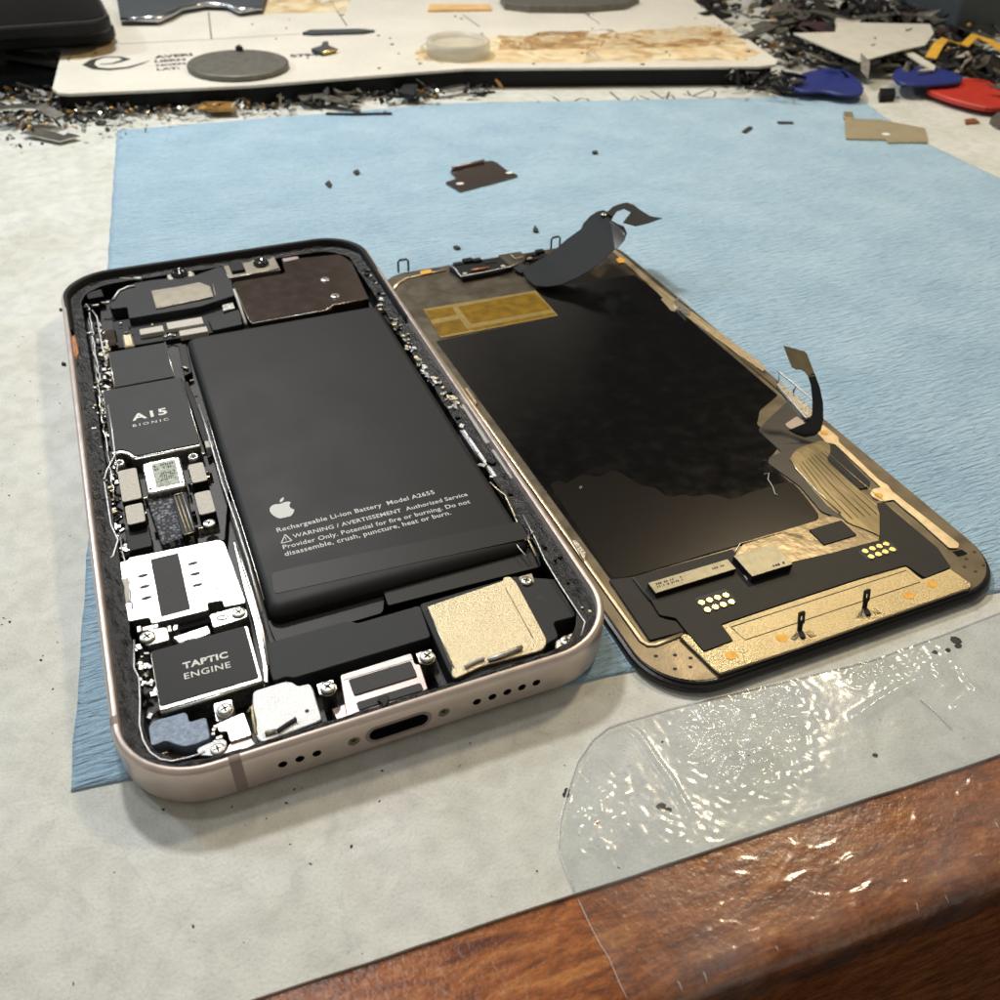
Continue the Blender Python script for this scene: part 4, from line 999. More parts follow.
# earpiece tray
es_ = shape('earpiece_tray', fillet(D([(449, 266), (454, 263.5), (480, 259), (500, 255.5), (512, 266), (500, 270), (463, 277)], 3.6), .4), z1, 3.4, 'black', disp, .15)
dtube('tray_rim', [(449.5, 265), (455, 268.5), (461, 276.5), (480, 273), (511, 266.5), (518, 263)], 3.6, .22, 'silver2', es_)
dtube('mesh_strip', [(471, 270), (489, 267.5)], 3.8, .5, 'copper', es_, .4)
for u, v_ in ((465, 273), (503, 265.5)): 
    c_ = D([(u, v_)], 3.7)[0]; shape('rivet', disc(*c_, .6, .5, 12), 3.3, 3.65, 'foam', es_, .05)
for u, v_, r in ((458, 262, 1.2), (468, 260, 1.4), (477, 259.5, 1.2), (490, 260, 1.6), (531, 254, 1.2), (540, 250, 1.2), (545, 256, 1.2), (537, 258, 1.2)):
    c_ = D([(u, v_)], 4)[0]; shape('sensor_block', fillet([(c_[0] - r, c_[1] - r * .6), (c_[0] + r, c_[1] - r * .6), (c_[0] + r, c_[1] + r * .7), (c_[0] - r, c_[1] + r * .7)], .3), z1, 3.8 + random.uniform(-.4, .6), 'black', es_, .15)
dshape('sensor_flex', [(498, 255), (520, 251.5), (527, 256), (523, 262), (512, 267), (504, 263)], 14, 'bronze', r=.3)
dtube('sensor_trace', [(511, 254.5), (515, 258.5), (523, 256.5)], 3.7, .2, 'deb_white', disp)
c_ = D([(530, 257)], 3.9)[0]; shape('round_pad', disc(*c_, .8, .6, 14), 3.3, 3.7, 'tan', disp, .05)
dshape('edge_pad', [(420, 271), (431, 269), (432, 272.5), (421, 274.5)], 4, 'orange', r=.3)
dshape('flex_joint', [(513, 268), (520, 262), (528, 267), (521, 273)], 12, 'mod', r=.4, th=.3)

# curled sheet flex rising from the top edge
def flexsheet(name, outline, zf, m_, parent, th=.14, F=FD, hole=None, sub=3):
    """outline in photo points; zf gives the sheet's height at each point; a solid of thickness th"""
    bm = newbm(); n = len(outline)
    vs = [bm.verts.new((u, v_, 0)) for u, v_ in outline]; f = bm.faces.new(vs)
    bmesh.ops.triangulate(bm, faces=[f]); bmesh.ops.subdivide_edges(bm, edges=bm.edges[:], cuts=sub, use_grid_fill=True)
    for v_ in bm.verts:
        z = zf(v_.co.x, v_.co.y); q = un(F, v_.co.x, v_.co.y, z); v_.co = q
    bmesh.ops.recalc_face_normals(bm, faces=bm.faces[:])
    g = bmesh.ops.extrude_face_region(bm, geom=bm.faces[:])
    for e in g['geom']:
        if isinstance(e, bmesh.types.BMVert): e.co.z -= th
    o_ = link(name, bm, m_, parent, smooth=True)
    o_.data.set_sharp_from_angle(angle=math.radians(35)); return o_
def zf1(u, v):
    t = ((u - 530) * .62 + (285 - v) * .78) / 95.; t = max(0, min(1.05, t))
    return 2.8 + 10.5 * (.75 * t + .25 * t * t) + .12 * math.sin((u - v) * .08)
ol = [(522, 270), (535, 262), (546, 256), (557, 248), (567, 239), (581, 229), (583, 224), (590, 216), (597, 211.5), (603, 210), (611, 213), (613, 217), (610, 221.5), (614, 229), (619, 235), (621, 241), (614, 250), (604, 259), (592, 269), (578, 277), (561, 284.5), (548, 286.5), (535, 285.5), (527, 279)]
cf = flexsheet('camera_flex', ol, zf1, 'flex', disp)
flexsheet('flex_loop', [(610, 219.5), (617, 223.5), (624, 226.5), (627, 233), (624.5, 240), (618, 247.5), (615, 249), (620.5, 240), (622, 233), (619.5, 229), (611, 223)], lambda u, v: zf1(u, v) + .1, 'flexd', cf)
dc = un(FD, 604, 215, zf1(604, 215) + .1)
bm = newbm(); lathe(bm, dc.x, dc.y, [(.9, dc.z - .1), (.9, dc.z + .35), (.4, dc.z + .4)], 14); link('connector_pin', bm, 'silver', cf)
for cv in ()and([(600, 221), (585, 238), (560, 258), (540, 270)], [(607, 232), (598, 248), (575, 268), (556, 279)], [(592, 226), (570, 246), (545, 262)]):
    bm = newbm(); tube(bm, [un(FD, u, v_, zf1(u, v_) + .02) for u, v_ in cv], .12, 5, flat=.5); link('flex_trace', bm, 'mod', cf)
def zf2(u, v): return 14.5 + (u - 605) * .02
tail = flexsheet('flex_tail', [(606, 213), (613, 206.5), (620, 204), (627, 202.3), (634, 205), (639, 209), (636.5, 212), (650, 216), (662, 218), (648, 223), (636, 226), (623, 222.5), (636, 218), (637.5, 216), (631, 212), (624, 208.5), (617, 211), (613, 216.5)], zf2, 'filmb', disp)
bm = newbm(); tube(bm, [un(FD, 632, 210.5, 14.9), un(FD, 638.5, 209.3, 14.9)], .35, 6, flat=.4); link('gold_contact', bm, 'tan', tail)
bm = newbm(); tube(bm, [un(FD, 631, 222, 14.9), un(FD, 640, 219.5, 14.9)], .25, 6, flat=.4); link('printed_mark', bm, 'kaptonb', tail)
# upright curled ribbon
def zf3(u, v): 
    t = (440 - v) / 95.; return 2.6 + 14 * max(0, t) ** .85
ol = [(796, 434), (805, 437), (815, 435), (821, 430), (823.5, 420), (823, 402), (820, 388), (815, 374), (812, 373), (808.5, 377), (811, 385), (812.5, 400), (812.5, 412), (810, 420), (803, 424), (796, 427), (789, 430)]
cr_ = flexsheet('curled_ribbon', ol, zf3, 'flexd', disp)
flexsheet('ribbon_tip', [(783.5, 345.5), (805, 351.5), (807, 354), (815.5, 376), (809, 377), (805, 371.5), (801, 369), (796, 369), (791.5, 366)], zf3, 'ribbon', cr_)
# scratches on the film
dtube('fibre', [(764, 474), (769, 473), (768, 479), (773, 487), (775, 494), (778, 495)], z1 + .25, .09, 'foam')
dtube('fibre', [(579.5, 487), (581, 486), (582, 487.5), (580.5, 488.5), (579.5, 487.5)], z1 + .2, .06, 'foam')

# ------------------------------------------------------------------ CLEAR TAPE over the bench edge
def tape():
    IW = FW.inverted()
    def tw(u, v, z=.3): q = IW @ un(FT, u, v, z); return q.x, q.y
    topl = [tw(*p) for p in ((568, 790), (575, 765), (592, 740), (608, 727), (622, 722), (678, 706), (780, 682), (870, 660), (1000, 612))]
    left = [tw(*p) for p in ((568, 790), (558, 849), (574, 892))] + [(lambda q: (q.x, q.y))(IW @ un(FT, u, v, -.4)) for u, v in ((590, 925), (609, 958), (627, 998))]
    xs = [p[0] for p in topl]; right = topl[-1][0] + 40
    def ytop(x):
        if x <= topl[0][0]: return topl[0][1]
        for a, c in zip(topl, topl[1:]):
            if a[0] <= x <= c[0]: k = (x - a[0]) / (c[0] - a[0]); return a[1] + (c[1] - a[1]) * k
        return topl[-1][1]
    def xleft(y):
        P_ = sorted(left, key=lambda p: -p[1])
        if y >= P_[0][1]: return P_[0][0]
        for a, c in zip(P_, P_[1:]):
            if c[1] <= y <= a[1]: k = (y - a[1]) / (c[1] - a[1]); return a[0] + (c[0] - a[0]) * k
        return P_[-1][0]
    ridge = [tw(*p) for p in ((563, 800), (572, 768), (590, 742), (607, 728), (624, 724), (638, 733), (655, 758), (672, 782), (690, 815))]
    ridge2 = [tw(*p) for p in ((855, 717), (880, 700), (905, 686), (925, 677))]
    ridge3 = [tw(*p) for p in ((960, 668), (966, 680), (976, 690), (955, 708))]
    def dseg(p, L_):
        m_ = 1e9; p = Vector(p)
        for a, c in zip(L_, L_[1:]):
            a = Vector(a); c = Vector(c); d = c - a; t = max(0, min(1, (p - a).dot(d) / d.length_squared)); m_ = min(m_, (p - a - d * t).length)
        return m_
    hot = [(tw(745, 735), 7.0, 1.0), (tw(770, 700), 5., .8), (tw(735, 760), 4., .7), (tw(868, 668), 4., .9), (tw(700, 745), 4, .4), (tw(600, 800), 5, .3), (tw(590, 840), 4, .35), (tw(930, 660), 5, .5), (tw(690, 830), 5, .25)]
    def h(x, y):
        z = .10 + .07 * (noise.noise((x * .16, y * .2, 1)) + 1) + .012 * noise.noise((x * .9, y * .9, 2))
        d = dseg((x, y), ridge); z += .55 * math.exp(-(d / .45) ** 2)
        d = dseg((x, y), ridge2); z += .5 * math.exp(-(d / .7) ** 2) * (1 + .4 * noise.noise((x * 2, y * 2, 4)))
        d = dseg((x, y), ridge3); z += .3 * math.exp(-(d / .4) ** 2)
        for (cx, cy), r, a in hot:
            d = math.hypot(x - cx, y - cy) / r
            if d < 2.5: z += a * math.exp(-d * d) * (.3 + .9 * abs(noise.noise((x * .55, y * .6, 6))) + .35 * noise.noise((x * 1.2, y * 1.3, 8)) + .07 * noise.noise((x * 3, y * 3, 8)))
        return max(z, .06)
    # arc table over the rounded edge
    arc = [(y, z) for y, z in [(0.0, 0.0)]]
    ys = []
    y = 40.
    while y > yf + R: ys.append((y, 0 if y > .1 else -.5)); y -= .32
    for k in range(0, 15):
        a = PI / 2 * k / 14; ys.append((yf + R - R * math.sin(a), -.5 - R * (1 - math.cos(a)) * .8))
    for k in range(1, 6): ys.append((yf - .02, zb - k * .8))
    nxx = 420; bm = newbm(); grid = []; x_a = min(p[0] for p in left) - .5
    for (yy, zz) in ys:
        row = []
        for i in range(nxx + 1):
            x = x_a + (right - x_a) * i / nxx
            ok = x >= xleft(yy) + .2 * noise.noise((yy * .6, 2, 2)) and yy <= ytop(x)
            if not ok: row.append(None); continue
            if yy > yf + R:
                hh = h(x, yy); base = zz
                if -1.2 < yy <= .1: base = -.5 * min(1, (.1 - yy) / 1.2)
                if yy <= -1: hh = .05 + .04 * noise.noise((x * .3, yy * .5, 4)) + .16 * max(0, 1 - abs(noise.noise((x * .16, yy * .3, 14))) * 16) * max(0, min(1, .5 + 2 * noise.noise((x * .2, yy * .2, 44)))) 
                row.append(bm.verts.new(FW @ Vector((x, yy, base + max(.03, hh)))))
            else:
                bl_ = .06 + .1 * max(0, noise.noise((x * .5, zz * .9, 4))) + .16 * max(0, 1 - abs(noise.noise((x * .55, zz * .3, 14))) * 7); row.append(bm.verts.new(FW @ Vector((x, yy - bl_ * .7, zz + bl_ * .7))))
        grid.append(row)
    for a, c in zip(grid, grid[1:]):
        for i in range(nxx):
            q = (a[i], a[i + 1], c[i + 1], c[i])
            if all(q): bm.faces.new(q)
    for v_ in [v_ for v_ in bm.verts if not v_.link_faces]: bm.verts.remove(v_)
    return bm
m, b, L, N, nz, ramp, mul, bump = custom('tape_rim')
b.inputs['Base Color'].default_value = (.75, .78, .8, 1); b.inputs['Roughness'].default_value = .15; b.inputs['Alpha'].default_value = .45
tp_ = tag(link('clear_tape', tape(), 'clear_tape', smooth=True), 'crinkled clear plastic tape stuck over the bench edge below the display', 'tape')
M['smudge'] = M['grey_dirt']
bm = newbm(); rt_ = random.Random(21)
def onedge(x, s_):
    # s_ runs from the sheet's edge over the top (0..1) and round the corner (1..2)
    if s_ < 1: y = -.4 + (yf + R + .4) * s_; z = -.5 + .16
    else:
        a = PI / 2 * (s_ - 1); y = yf + R - R * math.sin(a) - .12; z = -.5 - R * (1 - math.cos(a)) * .8 + .14
    return FW @ Vector((x, y, z))
for k in range(16):
    x = 55 + 50 * rt_.random(); s0 = rt_.uniform(.1, .95) if k < 5 else rt_.uniform(1.15, 1.5)
    x = rt_.uniform(44, 125); dx = rt_.uniform(-2.2, 2.2); ds = rt_.uniform(.04, .16)
    if k >= 5: dx = rt_.uniform(-.2, .2); ds = rt_.uniform(.08, .3)
    tube(bm, [onedge(x + dx * t + rt_.uniform(-.08, .08), s0 + ds * t) for t in (0, .33, .66, 1)], [.03, .09, .08, .03], 5, flat=.6)
link('tape_creases_glints', bm, 'tape_rim', tp_)  # pale tubes for creases, and for bright glints round the edge
bm = newbm(); tube(bm, [un(FT, u, v, .22) for u, v in ((574, 891), (566, 870), (558, 849), (560, 820), (568, 790), (577, 762), (592, 740), (608, 727), (622, 722), (650, 714), (678, 706), (780, 682), (870, 660), (940, 635), (1010, 608))], .13, 5, flat=.5)
tube(bm, [un(FT, u, v, -.3) for u, v in ((578, 899), (590, 925), (600, 944), (609, 958), (620, 984), (627, 998))], .06, 5, flat=.5)
tube(bm, [un(FT, u, v, .25) for u, v in ((920, 698), (937, 713), (952, 729))], .12, 5, flat=.6)
link('tape_edge', bm, 'tape_rim', tp_)
bm = newbm()
for u, v, r in ((566, 794, .55), (567, 790, .4), (661, 806, .7), (668, 810, .5), (956, 640, .9), (958, 646, .7), (948, 650, .5), (935, 652, .5), (875, 755, .4)):
    q = un(FT, u, v, .05); prism(bm, [(q.x + r * (.8 + .4 * random.random()) * math.cos(k), q.y + .8 * r * (.8 + .5 * random.random()) * math.sin(k)) for k in (0, .9, 1.8, 2.7, 3.6, 4.5, 5.4)], .01, .06)
o = link('dark_flakes', bm, 'speck', sheet); o['kind'] = 'stuff'
bm = newbm(); q = un(FT, 597, 822, .05); prism(bm, disc(q.x, q.y, .35, .25, 8), .01, .06); link('pink_spot', bm, 'pinkdot', sheet)

# ------------------------------------------------------------------ SMALL THINGS ON THE TOWEL
def flatthing(name, pts, z0, th, m_, label, cat, r=.3, bev=.05, group=None, F=FT):
    p = PL(F, pts, z0 + th); cx = sum(a_[0] for a_ in p) / len(p); cy = sum(a_[1] for a_ in p) / len(p)
    bm = newbm(); prism(bm, fillet(p, r) if r else p, z0, z0 + th, bev)
    return tag(link(name, bm, m_, origin=(cx, cy, z0)), label, cat, group)
def child(name, poly, z0, z1_, m_, par, bev=0.):
    bm = newbm(); org = par.location / S
    prism(bm, poly, z0, z1_, bev)
    for v_ in bm.verts: v_.co -= org
    return link(name, bm, m_, par)
def childtube(name, pts3, r, m_, par, flat=.6):
    bm = newbm(); org = par.location / S; tube(bm, [Vector(p) - org for p in pts3], r, 6, flat=flat); return link(name, bm, m_, par)
o = flatthing('metal_bracket', [(445.5, 182), (457, 178.3), (450.5, 171), (452, 168.5), (483, 161.3), (492, 160.5), (497, 162.5), (506, 169.5), (518, 175), (460, 190.5)], .45, .6, 'darkmirror', 'small black metal bracket with two holes lying on the blue towel', 'bracket')
for u, v in ((509.3, 172.6), (460, 183.5)): child('bright_hole', disc(*PL(FT, [(u, v)], 1.08)[0], 1.25, .9, 14), 1.0, 1.08, 'whiteb', o)
childtube('folded_edge', [(*p, 1.6) for p in PL(FT, [(452, 168), (484, 160.5)], 1.6)], .45, 'pinkbr', o, 1)
o = flatthing('shield_plate', [(845, 118), (880, 119.5), (925, 128), (928, 141.5), (888, 142), (886, 139), (846, 138)], .45, .7, mat('tan_nickel', 'b5a98c', .45, .5, var=.06), 'dull nickel shield plate with one hole lying across the towel corner', 'metal plate')
child('bright_hole', disc(*PL(FT, [(886, 134)], 1.2)[0], 1.6, 1.3, 14), 1.1, 1.2, 'whiteb', o)
child('bent_tab', PL(FT, [(844, 111), (853, 112), (853, 118), (844, 117)], 1.6), .6, 1.6, 'tan', o, .1)
for pts, lb in (([(533, 229), (535, 224.5), (538, 229), (539, 231), (534, 231)], 'dark curled metal chip on the towel beside the cable loop'),
                ([(325, 183), (329, 180), (332, 184), (330, 187)], 'dark crumb on the towel left of the black bracket'),
                ([(742, 131), (749, 126), (753, 127), (746, 132)], 'slanted dark sliver on the towel near the nickel plate'),
                ([(777, 121), (793, 121.5), (794, 123), (779, 123)], 'thin straight dark sliver beside the blue pick'),
                ([(353, 171), (358, 169), (360, 172), (356, 174)], 'tiny pale flake on the towel behind the phone'),
                ([(592, 151), (597, 150), (598, 152.5), (593, 153)], 'small grey flake on the towel far behind the display'),
                ([(453, 246), (457, 245), (461, 247.5), (456, 248.5)], 'tiny dark shaving on the towel just beyond the wire hook'),
                ([(62, 361.5), (66, 362.5), (65, 364), (61, 363.5)], 'black speck on the sheet beside the left rim'),
                ([(59, 308), (64, 308), (64, 309.3), (59, 309.3)], 'fine black splinter on the sheet at the upper left rim')):
    flatthing('metal_chip', pts, .45 if lb.find('sheet') < 0 else .02, .5, 'speck', lb, 'chip', r=.2, group='tiny chips lying on the towel and sheet')

# ------------------------------------------------------------------ WHITE BOARD with its load
ZW = 8.0
fr = [(52, 88), (58, 92.5), (70, 93.2), (250, 85), (375, 75), (465, 68), (600, 67), (760, 66), (776, 64), (778, 60)]
wpts = PL(FT, fr, ZW)
r1 = Vector(PL(FT, [(700, 5)], ZW)[0]); r0 = Vector(wpts[-1]); dr = (r1 - r0); r2 = r0 + dr * 1.6
l1 = Vector(PL(FT, [(64, 40)], ZW)[0]); l0 = Vector(wpts[0]); dl = (l1 - l0); l2 = l0 + dl * 3.4
wb = root('work_board', FT, 'large white enamel board with rust stains raised above the bench behind the towel', 'board', at=(150, 330, 0))
OFF = Vector((150, 330, 0))
def sub(name, poly, z0, z1_, m_, par, bev=0., off=OFF):
    bm = newbm(); prism(bm, poly, z0, z1_, bev)
    for v_ in bm.verts: v_.co -= off
    return link(name, bm, m_, par)
def ragged(pts, n=10, a=3.):
    p = PL(FT, pts, ZW); out = []
    for i in range(len(p)):
        A_, B_ = Vector(p[i - 1]), Vector(p[i]); d = B_ - A_; nn = Vector((-d.y, d.x)).normalized()
        for j in range(n):
            q = A_.lerp(B_, j / n); q = q + nn * a * (noise.noise((q.x * .12, q.y * .12, 3)) + .5 * noise.noise((q.x * .4, q.y * .4, 5))); out.append((q.x, q.y))
    return out
def subtube(name, pts, z, r, m_, par, flat=.3, off=OFF):
    bm = newbm(); tube(bm, [Vector((*p, z)) - off for p in PL(FT, pts, z)], r, 6, flat=flat); return link(name, bm, m_, par)
top_ = sub('top_panel', wpts + [tuple(r2), tuple(l2)], ZW - 1.1, ZW, 'board', wb, .25)
cen = sum((Vector(p) for p in wpts), Vector((0, 0))) / len(wpts)
inn = [tuple(Vector(p) + Vector((0, 2.5))) for p in wpts[1:-1]] 
sub('gap_shadow_base', inn + [(r2.x - 4, r2.y), (l2.x + 4, l2.y)], .05, ZW - 1.1, 'black', wb)  # black block filling the gap, standing for its shadow as well
subtube('swoosh_emblem', [(99.8, 64.4), (112, 63.5), (120, 61.5), (127, 59.2), (119.6, 57), (104, 57.2), (93.2, 60), (88.2, 64.6), (95.6, 68.4), (110, 69.4), (128, 67.6), (140, 64.2), (149.6, 60.6)], ZW + .03, [.5, .8, 1.1, 1.6, .9, .9, 1.3, 2.2, 1.5, 1.5, 1.2, .8, .2], 'ink', top_, .03)
def btx(body, a, c, m_='pencil'):
    p0, p1 = PL(FT, [a, c], ZW + .05); t = text('lettering', body, FT, p0, p1, ZW + .05, m_, None, .045, 1.)
    for v_ in t.data.vertices: v_.co -= OFF * S
    t.parent = top_
btx('AVERI', (154.5, 58.5), (193, 55.5)); btx('LIERN', (155, 62.5), (186, 60.3)); btx('NORN', (156.5, 66.5), (186, 64.2)); btx('LAT:', (157, 70.5), (180, 69)); btx('5794', (291, 57.3), (319, 55.6))
sub('rust_stain', ragged([(415, 60), (425, 42), (500, 37), (600, 34), (700, 26), (728, 28), (758, 53), (748, 60), (640, 61.5), (500, 63), (450, 64)]), ZW + .02, ZW + .03, 'rust_stain', top_)
sub('rust_stain', ragged([(500, 34), (600, 30), (722, 25), (745, 44), (640, 48), (500, 50)]), ZW + .045, ZW + .055, 'rust_line', top_)
sub('rust_stain', ragged([(66, 62), (72, 46), (90, 32), (118, 30), (116, 46), (95, 58)]), ZW + .02, ZW + .03, 'rust_stain', top_)
sub('rust_stain', ragged([(300, -5), (350, 0), (345, 12), (250, 14), (240, 4)]), ZW + .02, ZW + .03, 'rust_stain', top_)
for ln in ([(118, 44), (200, 40), (300, 34)], [(208.5, 12), (211.5, 39)], [(330, 0), (347, 26)], [(463, 15), (480, 27)], [(580, 10), (600, 24)], [(700, 3), (702, 8)]): subtube('pencil_line', ln, ZW + .02, .25, 'pencil', top_, .05)
bm = newbm(); rs = random.Random(8)
for k in range(46):
    u, v = rs.uniform(70, 700), rs.uniform(8, 84)
    x, y = PL(FT, [(u, v)], ZW)[0]
    if v > 90 - u * .035: continue
    r = rs.uniform(.3, 1.0); prism(bm, [(x + r * rs.uniform(.5, 1.2) * math.cos(a) - OFF.x, y + r * rs.uniform(.5, 1.2) * math.sin(a) - OFF.y) for a in (0, 1.2, 2.4, 3.6, 4.8)], ZW + .01, ZW + .25)
o = link('crumbs', bm, 'speck', top_); o['kind'] = 'stuff'
# things on the board
x, y = PL(FT, [(238, 62.5)], ZW + 2)[0]; xe = PL(FT, [(187, 62.5)], ZW + 2)[0]; rc = (Vector((x, y)) - Vector(xe)).length
bm = newbm(); lathe(bm, 0, 0, [(rc, ZW + .05), (rc, ZW + 1.8), (rc - .4, ZW + 2.1), (rc - 1.4, ZW + 2.1), (rc - 1.8, ZW + 1.95)], 48)
for v_ in bm.verts: v_.co.x += x; v_.co.y += y
tag(link('round_disc', bm, 'coinm', origin=(x, y, ZW)), 'flat grey metal disc lying on the white board beside the swoosh emblem', 'disc')
x, y = PL(FT, [(458, 41)], ZW + 5)[0]; rc = (Vector((x, y)) - Vector(PL(FT, [(426, 41)], ZW + 5)[0])).length
bm = newbm(); lathe(bm, 0, 0, [(rc, ZW + .05), (rc, ZW + 5.4), (rc - .5, ZW + 5.8), (rc - 1.5, ZW + 5.8), (rc - 2, ZW + 4.0), (rc - 2.2, ZW + 3.6)], 48)
for v_ in bm.verts: v_.co.x += x; v_.co.y += y
tag(link('plastic_lid', bm, 'capm', origin=(x, y, ZW)), 'cloudy round plastic lid standing on the stained middle of the board', 'lid')  # plastic lid with a raised rim
flatthing('wooden_stick', [(428, 10), (430, 4), (490, 4.5), (492, 9)], ZW + .03, 1, mat('pale_wood', 'd0ab74', .6, var=.1), 'short pale tan strip at the top edge of the board', 'strip')
flatthing('dark_pin', [(302, 32.5), (310, 29.5), (360, 28.5), (375, 30), (362, 32), (312, 33.5)], ZW + .03, 1, 'boxgrey', 'slim dark grey bar on the board above the small tilted chip', 'bar')
o = flatthing('tilted_chip', [(311, 48.5), (321, 45.5), (323, 41.5), (328, 41), (329, 45.5), (336, 48), (322, 52.5)], ZW + .03, 1.5, 'foamd', 'small grey chip with bright gold underside on the white board', 'chip')
childtube('gold_edge', [(*p, ZW + 1.2) for p in PL(FT, [(322, 53), (337, 49.5)], ZW + 1.2)], .8, 'pad', o)
flatthing('dark_crumb', [(235, 46.5), (238, 45.5), (239, 44.2), (241, 45.5), (243, 47)], ZW + 2.15, 1.5, 'speck', 'dark pointed crumb at the far edge of the grey disc', 'crumb', r=.1)
flatthing('round_tray', [(505, 3), (530, 6), (580, 6.5), (625, 3), (640, -4), (500, -4)], ZW + .03, 3, 'coinm', 'grey rounded edge of a tray entering at the top of the board', 'tray')
# metal clamp plate
o = flatthing('clamp_plate', [(120, 18), (157, 17.5), (168, 13), (180, 7), (205, 2.5), (228, 3.5), (240, 9), (262, 6.5), (268, -12), (115, -12)], ZW + .03, 3.0, 'boxgrey', 'dark grey clamp plate with a wavy chrome front edge on the board', 'clamp', r=1.5)
childtube('chrome_edge', [(*p, ZW + 2.4) for p in PL(FT, [(121, 19.5), (157, 19), (168, 14.5), (180, 8.5), (205, 4), (228, 5), (240, 10.5), (262, 8)], ZW + 2.4)], [1.2, 2.4, 2.0, 1.6, 2, 1.6, 2.0, 1.2], 'chrome', o, .7)
# dark phones stacked at the left
def slab(name, cu, cv, zb, zt, w, h, R_, ang, mats, label, cat):
    q = un(FT, cu, cv, zt)      # lower right corner of the slab
    Fm = Matrix.Translation((q.x, q.y, 0)) @ Matrix.Rotation(ang, 4, 'Z')
    r = root(name, Fm, label, cat, at=(0, 0, zb))
    def ring(prof, m_, nm):
        bm = newbm(); L_ = []
        for ins, z in prof: L_.append([bm.verts.new((*p, z - zb)) for p in rrect(-w + ins, ins, -ins, h - ins, R_ - ins, NC)])
        for a, c in zip(L_, L_[1:]):
            for k in range(len(a)): bm.faces.new((a[k - 1], a[k], c[k], c[k - 1]))
        bm.faces.new(L_[-1]); bm.faces.new(L_[0][::-1]); link(nm, bm, m_, r)
    ring([(.8, zb + .1), (0, zb + 1), (0, zt - 1.2), (.5, zt - .35)], mats[0], 'body')
    ring([(.5, zt - .35), (.7, zt - .3), (1.2, zt - .28)], mats[1], 'metal_rim')
    ring([(1.2, zt - .5), (1.4, zt), (2, zt + .02)], mats[2], 'screen')
    return r
slab('black_phone', 112, 19, 15, 20.5, 150, 75, 11, .03, ('black', 'chrome', 'blackscreen'), 'black phone with a silver rim, upper one of the pile at the left', 'phone')
slab('dark_phone', 117, 29, 9.5, 14.8, 160, 80, 11, .05, ('black', 'foam', 'black'), 'dark phone with a grey rim, lower one of the pile at the left', 'phone')
flatthing('glass_sheet', [(-30, 100), (-30, 52), (58, 50), (66, 56), (58, 80), (50, 84), (10, 85)], 3, 1.2, 'blackscreen', 'loose dark glass panel under the pile of phones at the board edge', 'panel', r=1.5)
flatthing('cable_strap', [(5, 48), (20, 50), (40, 54), (57, 57), (56, 64), (40, 61), (22, 58), (5, 55)], 5, 1.5, 'foamd', 'grey curved strap below the dark phones', 'strap', r=1)

# ------------------------------------------------------------------ right hand clutter: individual pieces
def pick(name, pts, z, th, m_, label, tiltz=0):
    o = flatthing(name, pts, z, th, m_, label, 'opening pick', r=6, bev=.4, group='plastic opening picks beside the scrap heap'); return o
pick('opening_pick', [(789, 84), (800, 73), (826, 67), (848, 70), (865, 86), (862, 94), (840, 94), (825, 90), (800, 91)], 3, 1.2, 'blue', 'dark blue plastic opening pick lying alone beside the white board corner')
pick('opening_pick', [(922, 88), (945, 83), (965, 77), (990, 80), (1010, 96), (1012, 106), (990, 108), (955, 100)], 2, 1.8, 'red', 'red plastic opening pick on the worn sheet')
pick('opening_pick', [(892, 75), (896, 67), (920, 66), (945, 69), (965, 76), (960, 82), (930, 84), (900, 84)], 5, 1.2, 'blue', 'dark blue plastic opening pick overlapping the red one')
flatthing('paper_card', [(793, 33), (835, 32), (838, 22), (930, 24), (934, 33), (925, 45), (903, 49.5), (860, 61.5)], 9, .6, 'paperw', 'large creased off white card on top of the scrap heap', 'card', r=.6)
flatthing('paper_card', [(902, 51), (910, 50), (936, 66), (934, 70), (922, 64)], 7, .6, 'paperw', 'narrow off white card strip below the large creased card', 'card', r=.6)
flatthing('paper_card', [(835, 20), (838, 16), (870, 19), (862, 30), (836, 30)], 8, .5, 'deb_white', 'small greenish pale card behind the large creased card', 'card', r=.6)
# grey box
q = un(FT, 950, 33, 2)
bm = newbm(); Fm = Matrix.Translation((q.x, q.y, 0)) @ Matrix.Rotation(-.25, 4, 'Z')
prism(bm, rrect(0, 0, 90, 60, 3, 4), .1, 60, 1.0)
for v_ in bm.verts: v_.co = Fm @ v_.co
tag(link('plastic_box', bm, 'boxgrey', origin=(q.x, q.y, 0)), 'tall slate grey plastic box standing at the upper right', 'box')
def ribbon(name, pts, z, w, m_, label, cat, group=None, wave=2.):
    """flat flex strip laid over the heap"""
    q = [Vector((*p, 0)) for p in PL(FT, pts, z)]; bm = newbm(); prev = None; org = q[0].copy(); org.z = z
    rr = random.Random(len(pts) * 7 + int(pts[0][0])); 
    for i, p in enumerate(q):
        t = (q[min(i + 1, len(q) - 1)] - q[max(i - 1, 0)]).normalized(); s = Vector((-t.y, t.x, 0)) * w / 2
        zz = z + wave * rr.uniform(-.5, .5)
        r_ = [bm.verts.new(Vector((p.x, p.y, zz)) + s), bm.verts.new(Vector((p.x, p.y, zz)) - s), bm.verts.new(Vector((p.x, p.y, zz - .4)) - s), bm.verts.new(Vector((p.x, p.y, zz - .4)) + s)]
        if prev:
            for k in range(4): bm.faces.new((prev[k - 1], prev[k], r_[k], r_[k - 1]))
        else: bm.faces.new(r_)
        prev = r_
    bm.faces.new(prev[::-1])
    return tag(link(name, bm, m_, origin=org), label, cat, group or {'flex cable': 'flex cables on the scrap heap', 'metal strip': 'metal strips in the scrap'}.get(cat))
ribbon('flex_cable', [(931, 57), (938, 46), (946, 37), (965, 43.5), (976, 33.5), (990, 40), (1003, 51)], 9, 4.5, 'yellow', 'bright yellow zigzag flex cable in front of the grey box', 'flex cable')
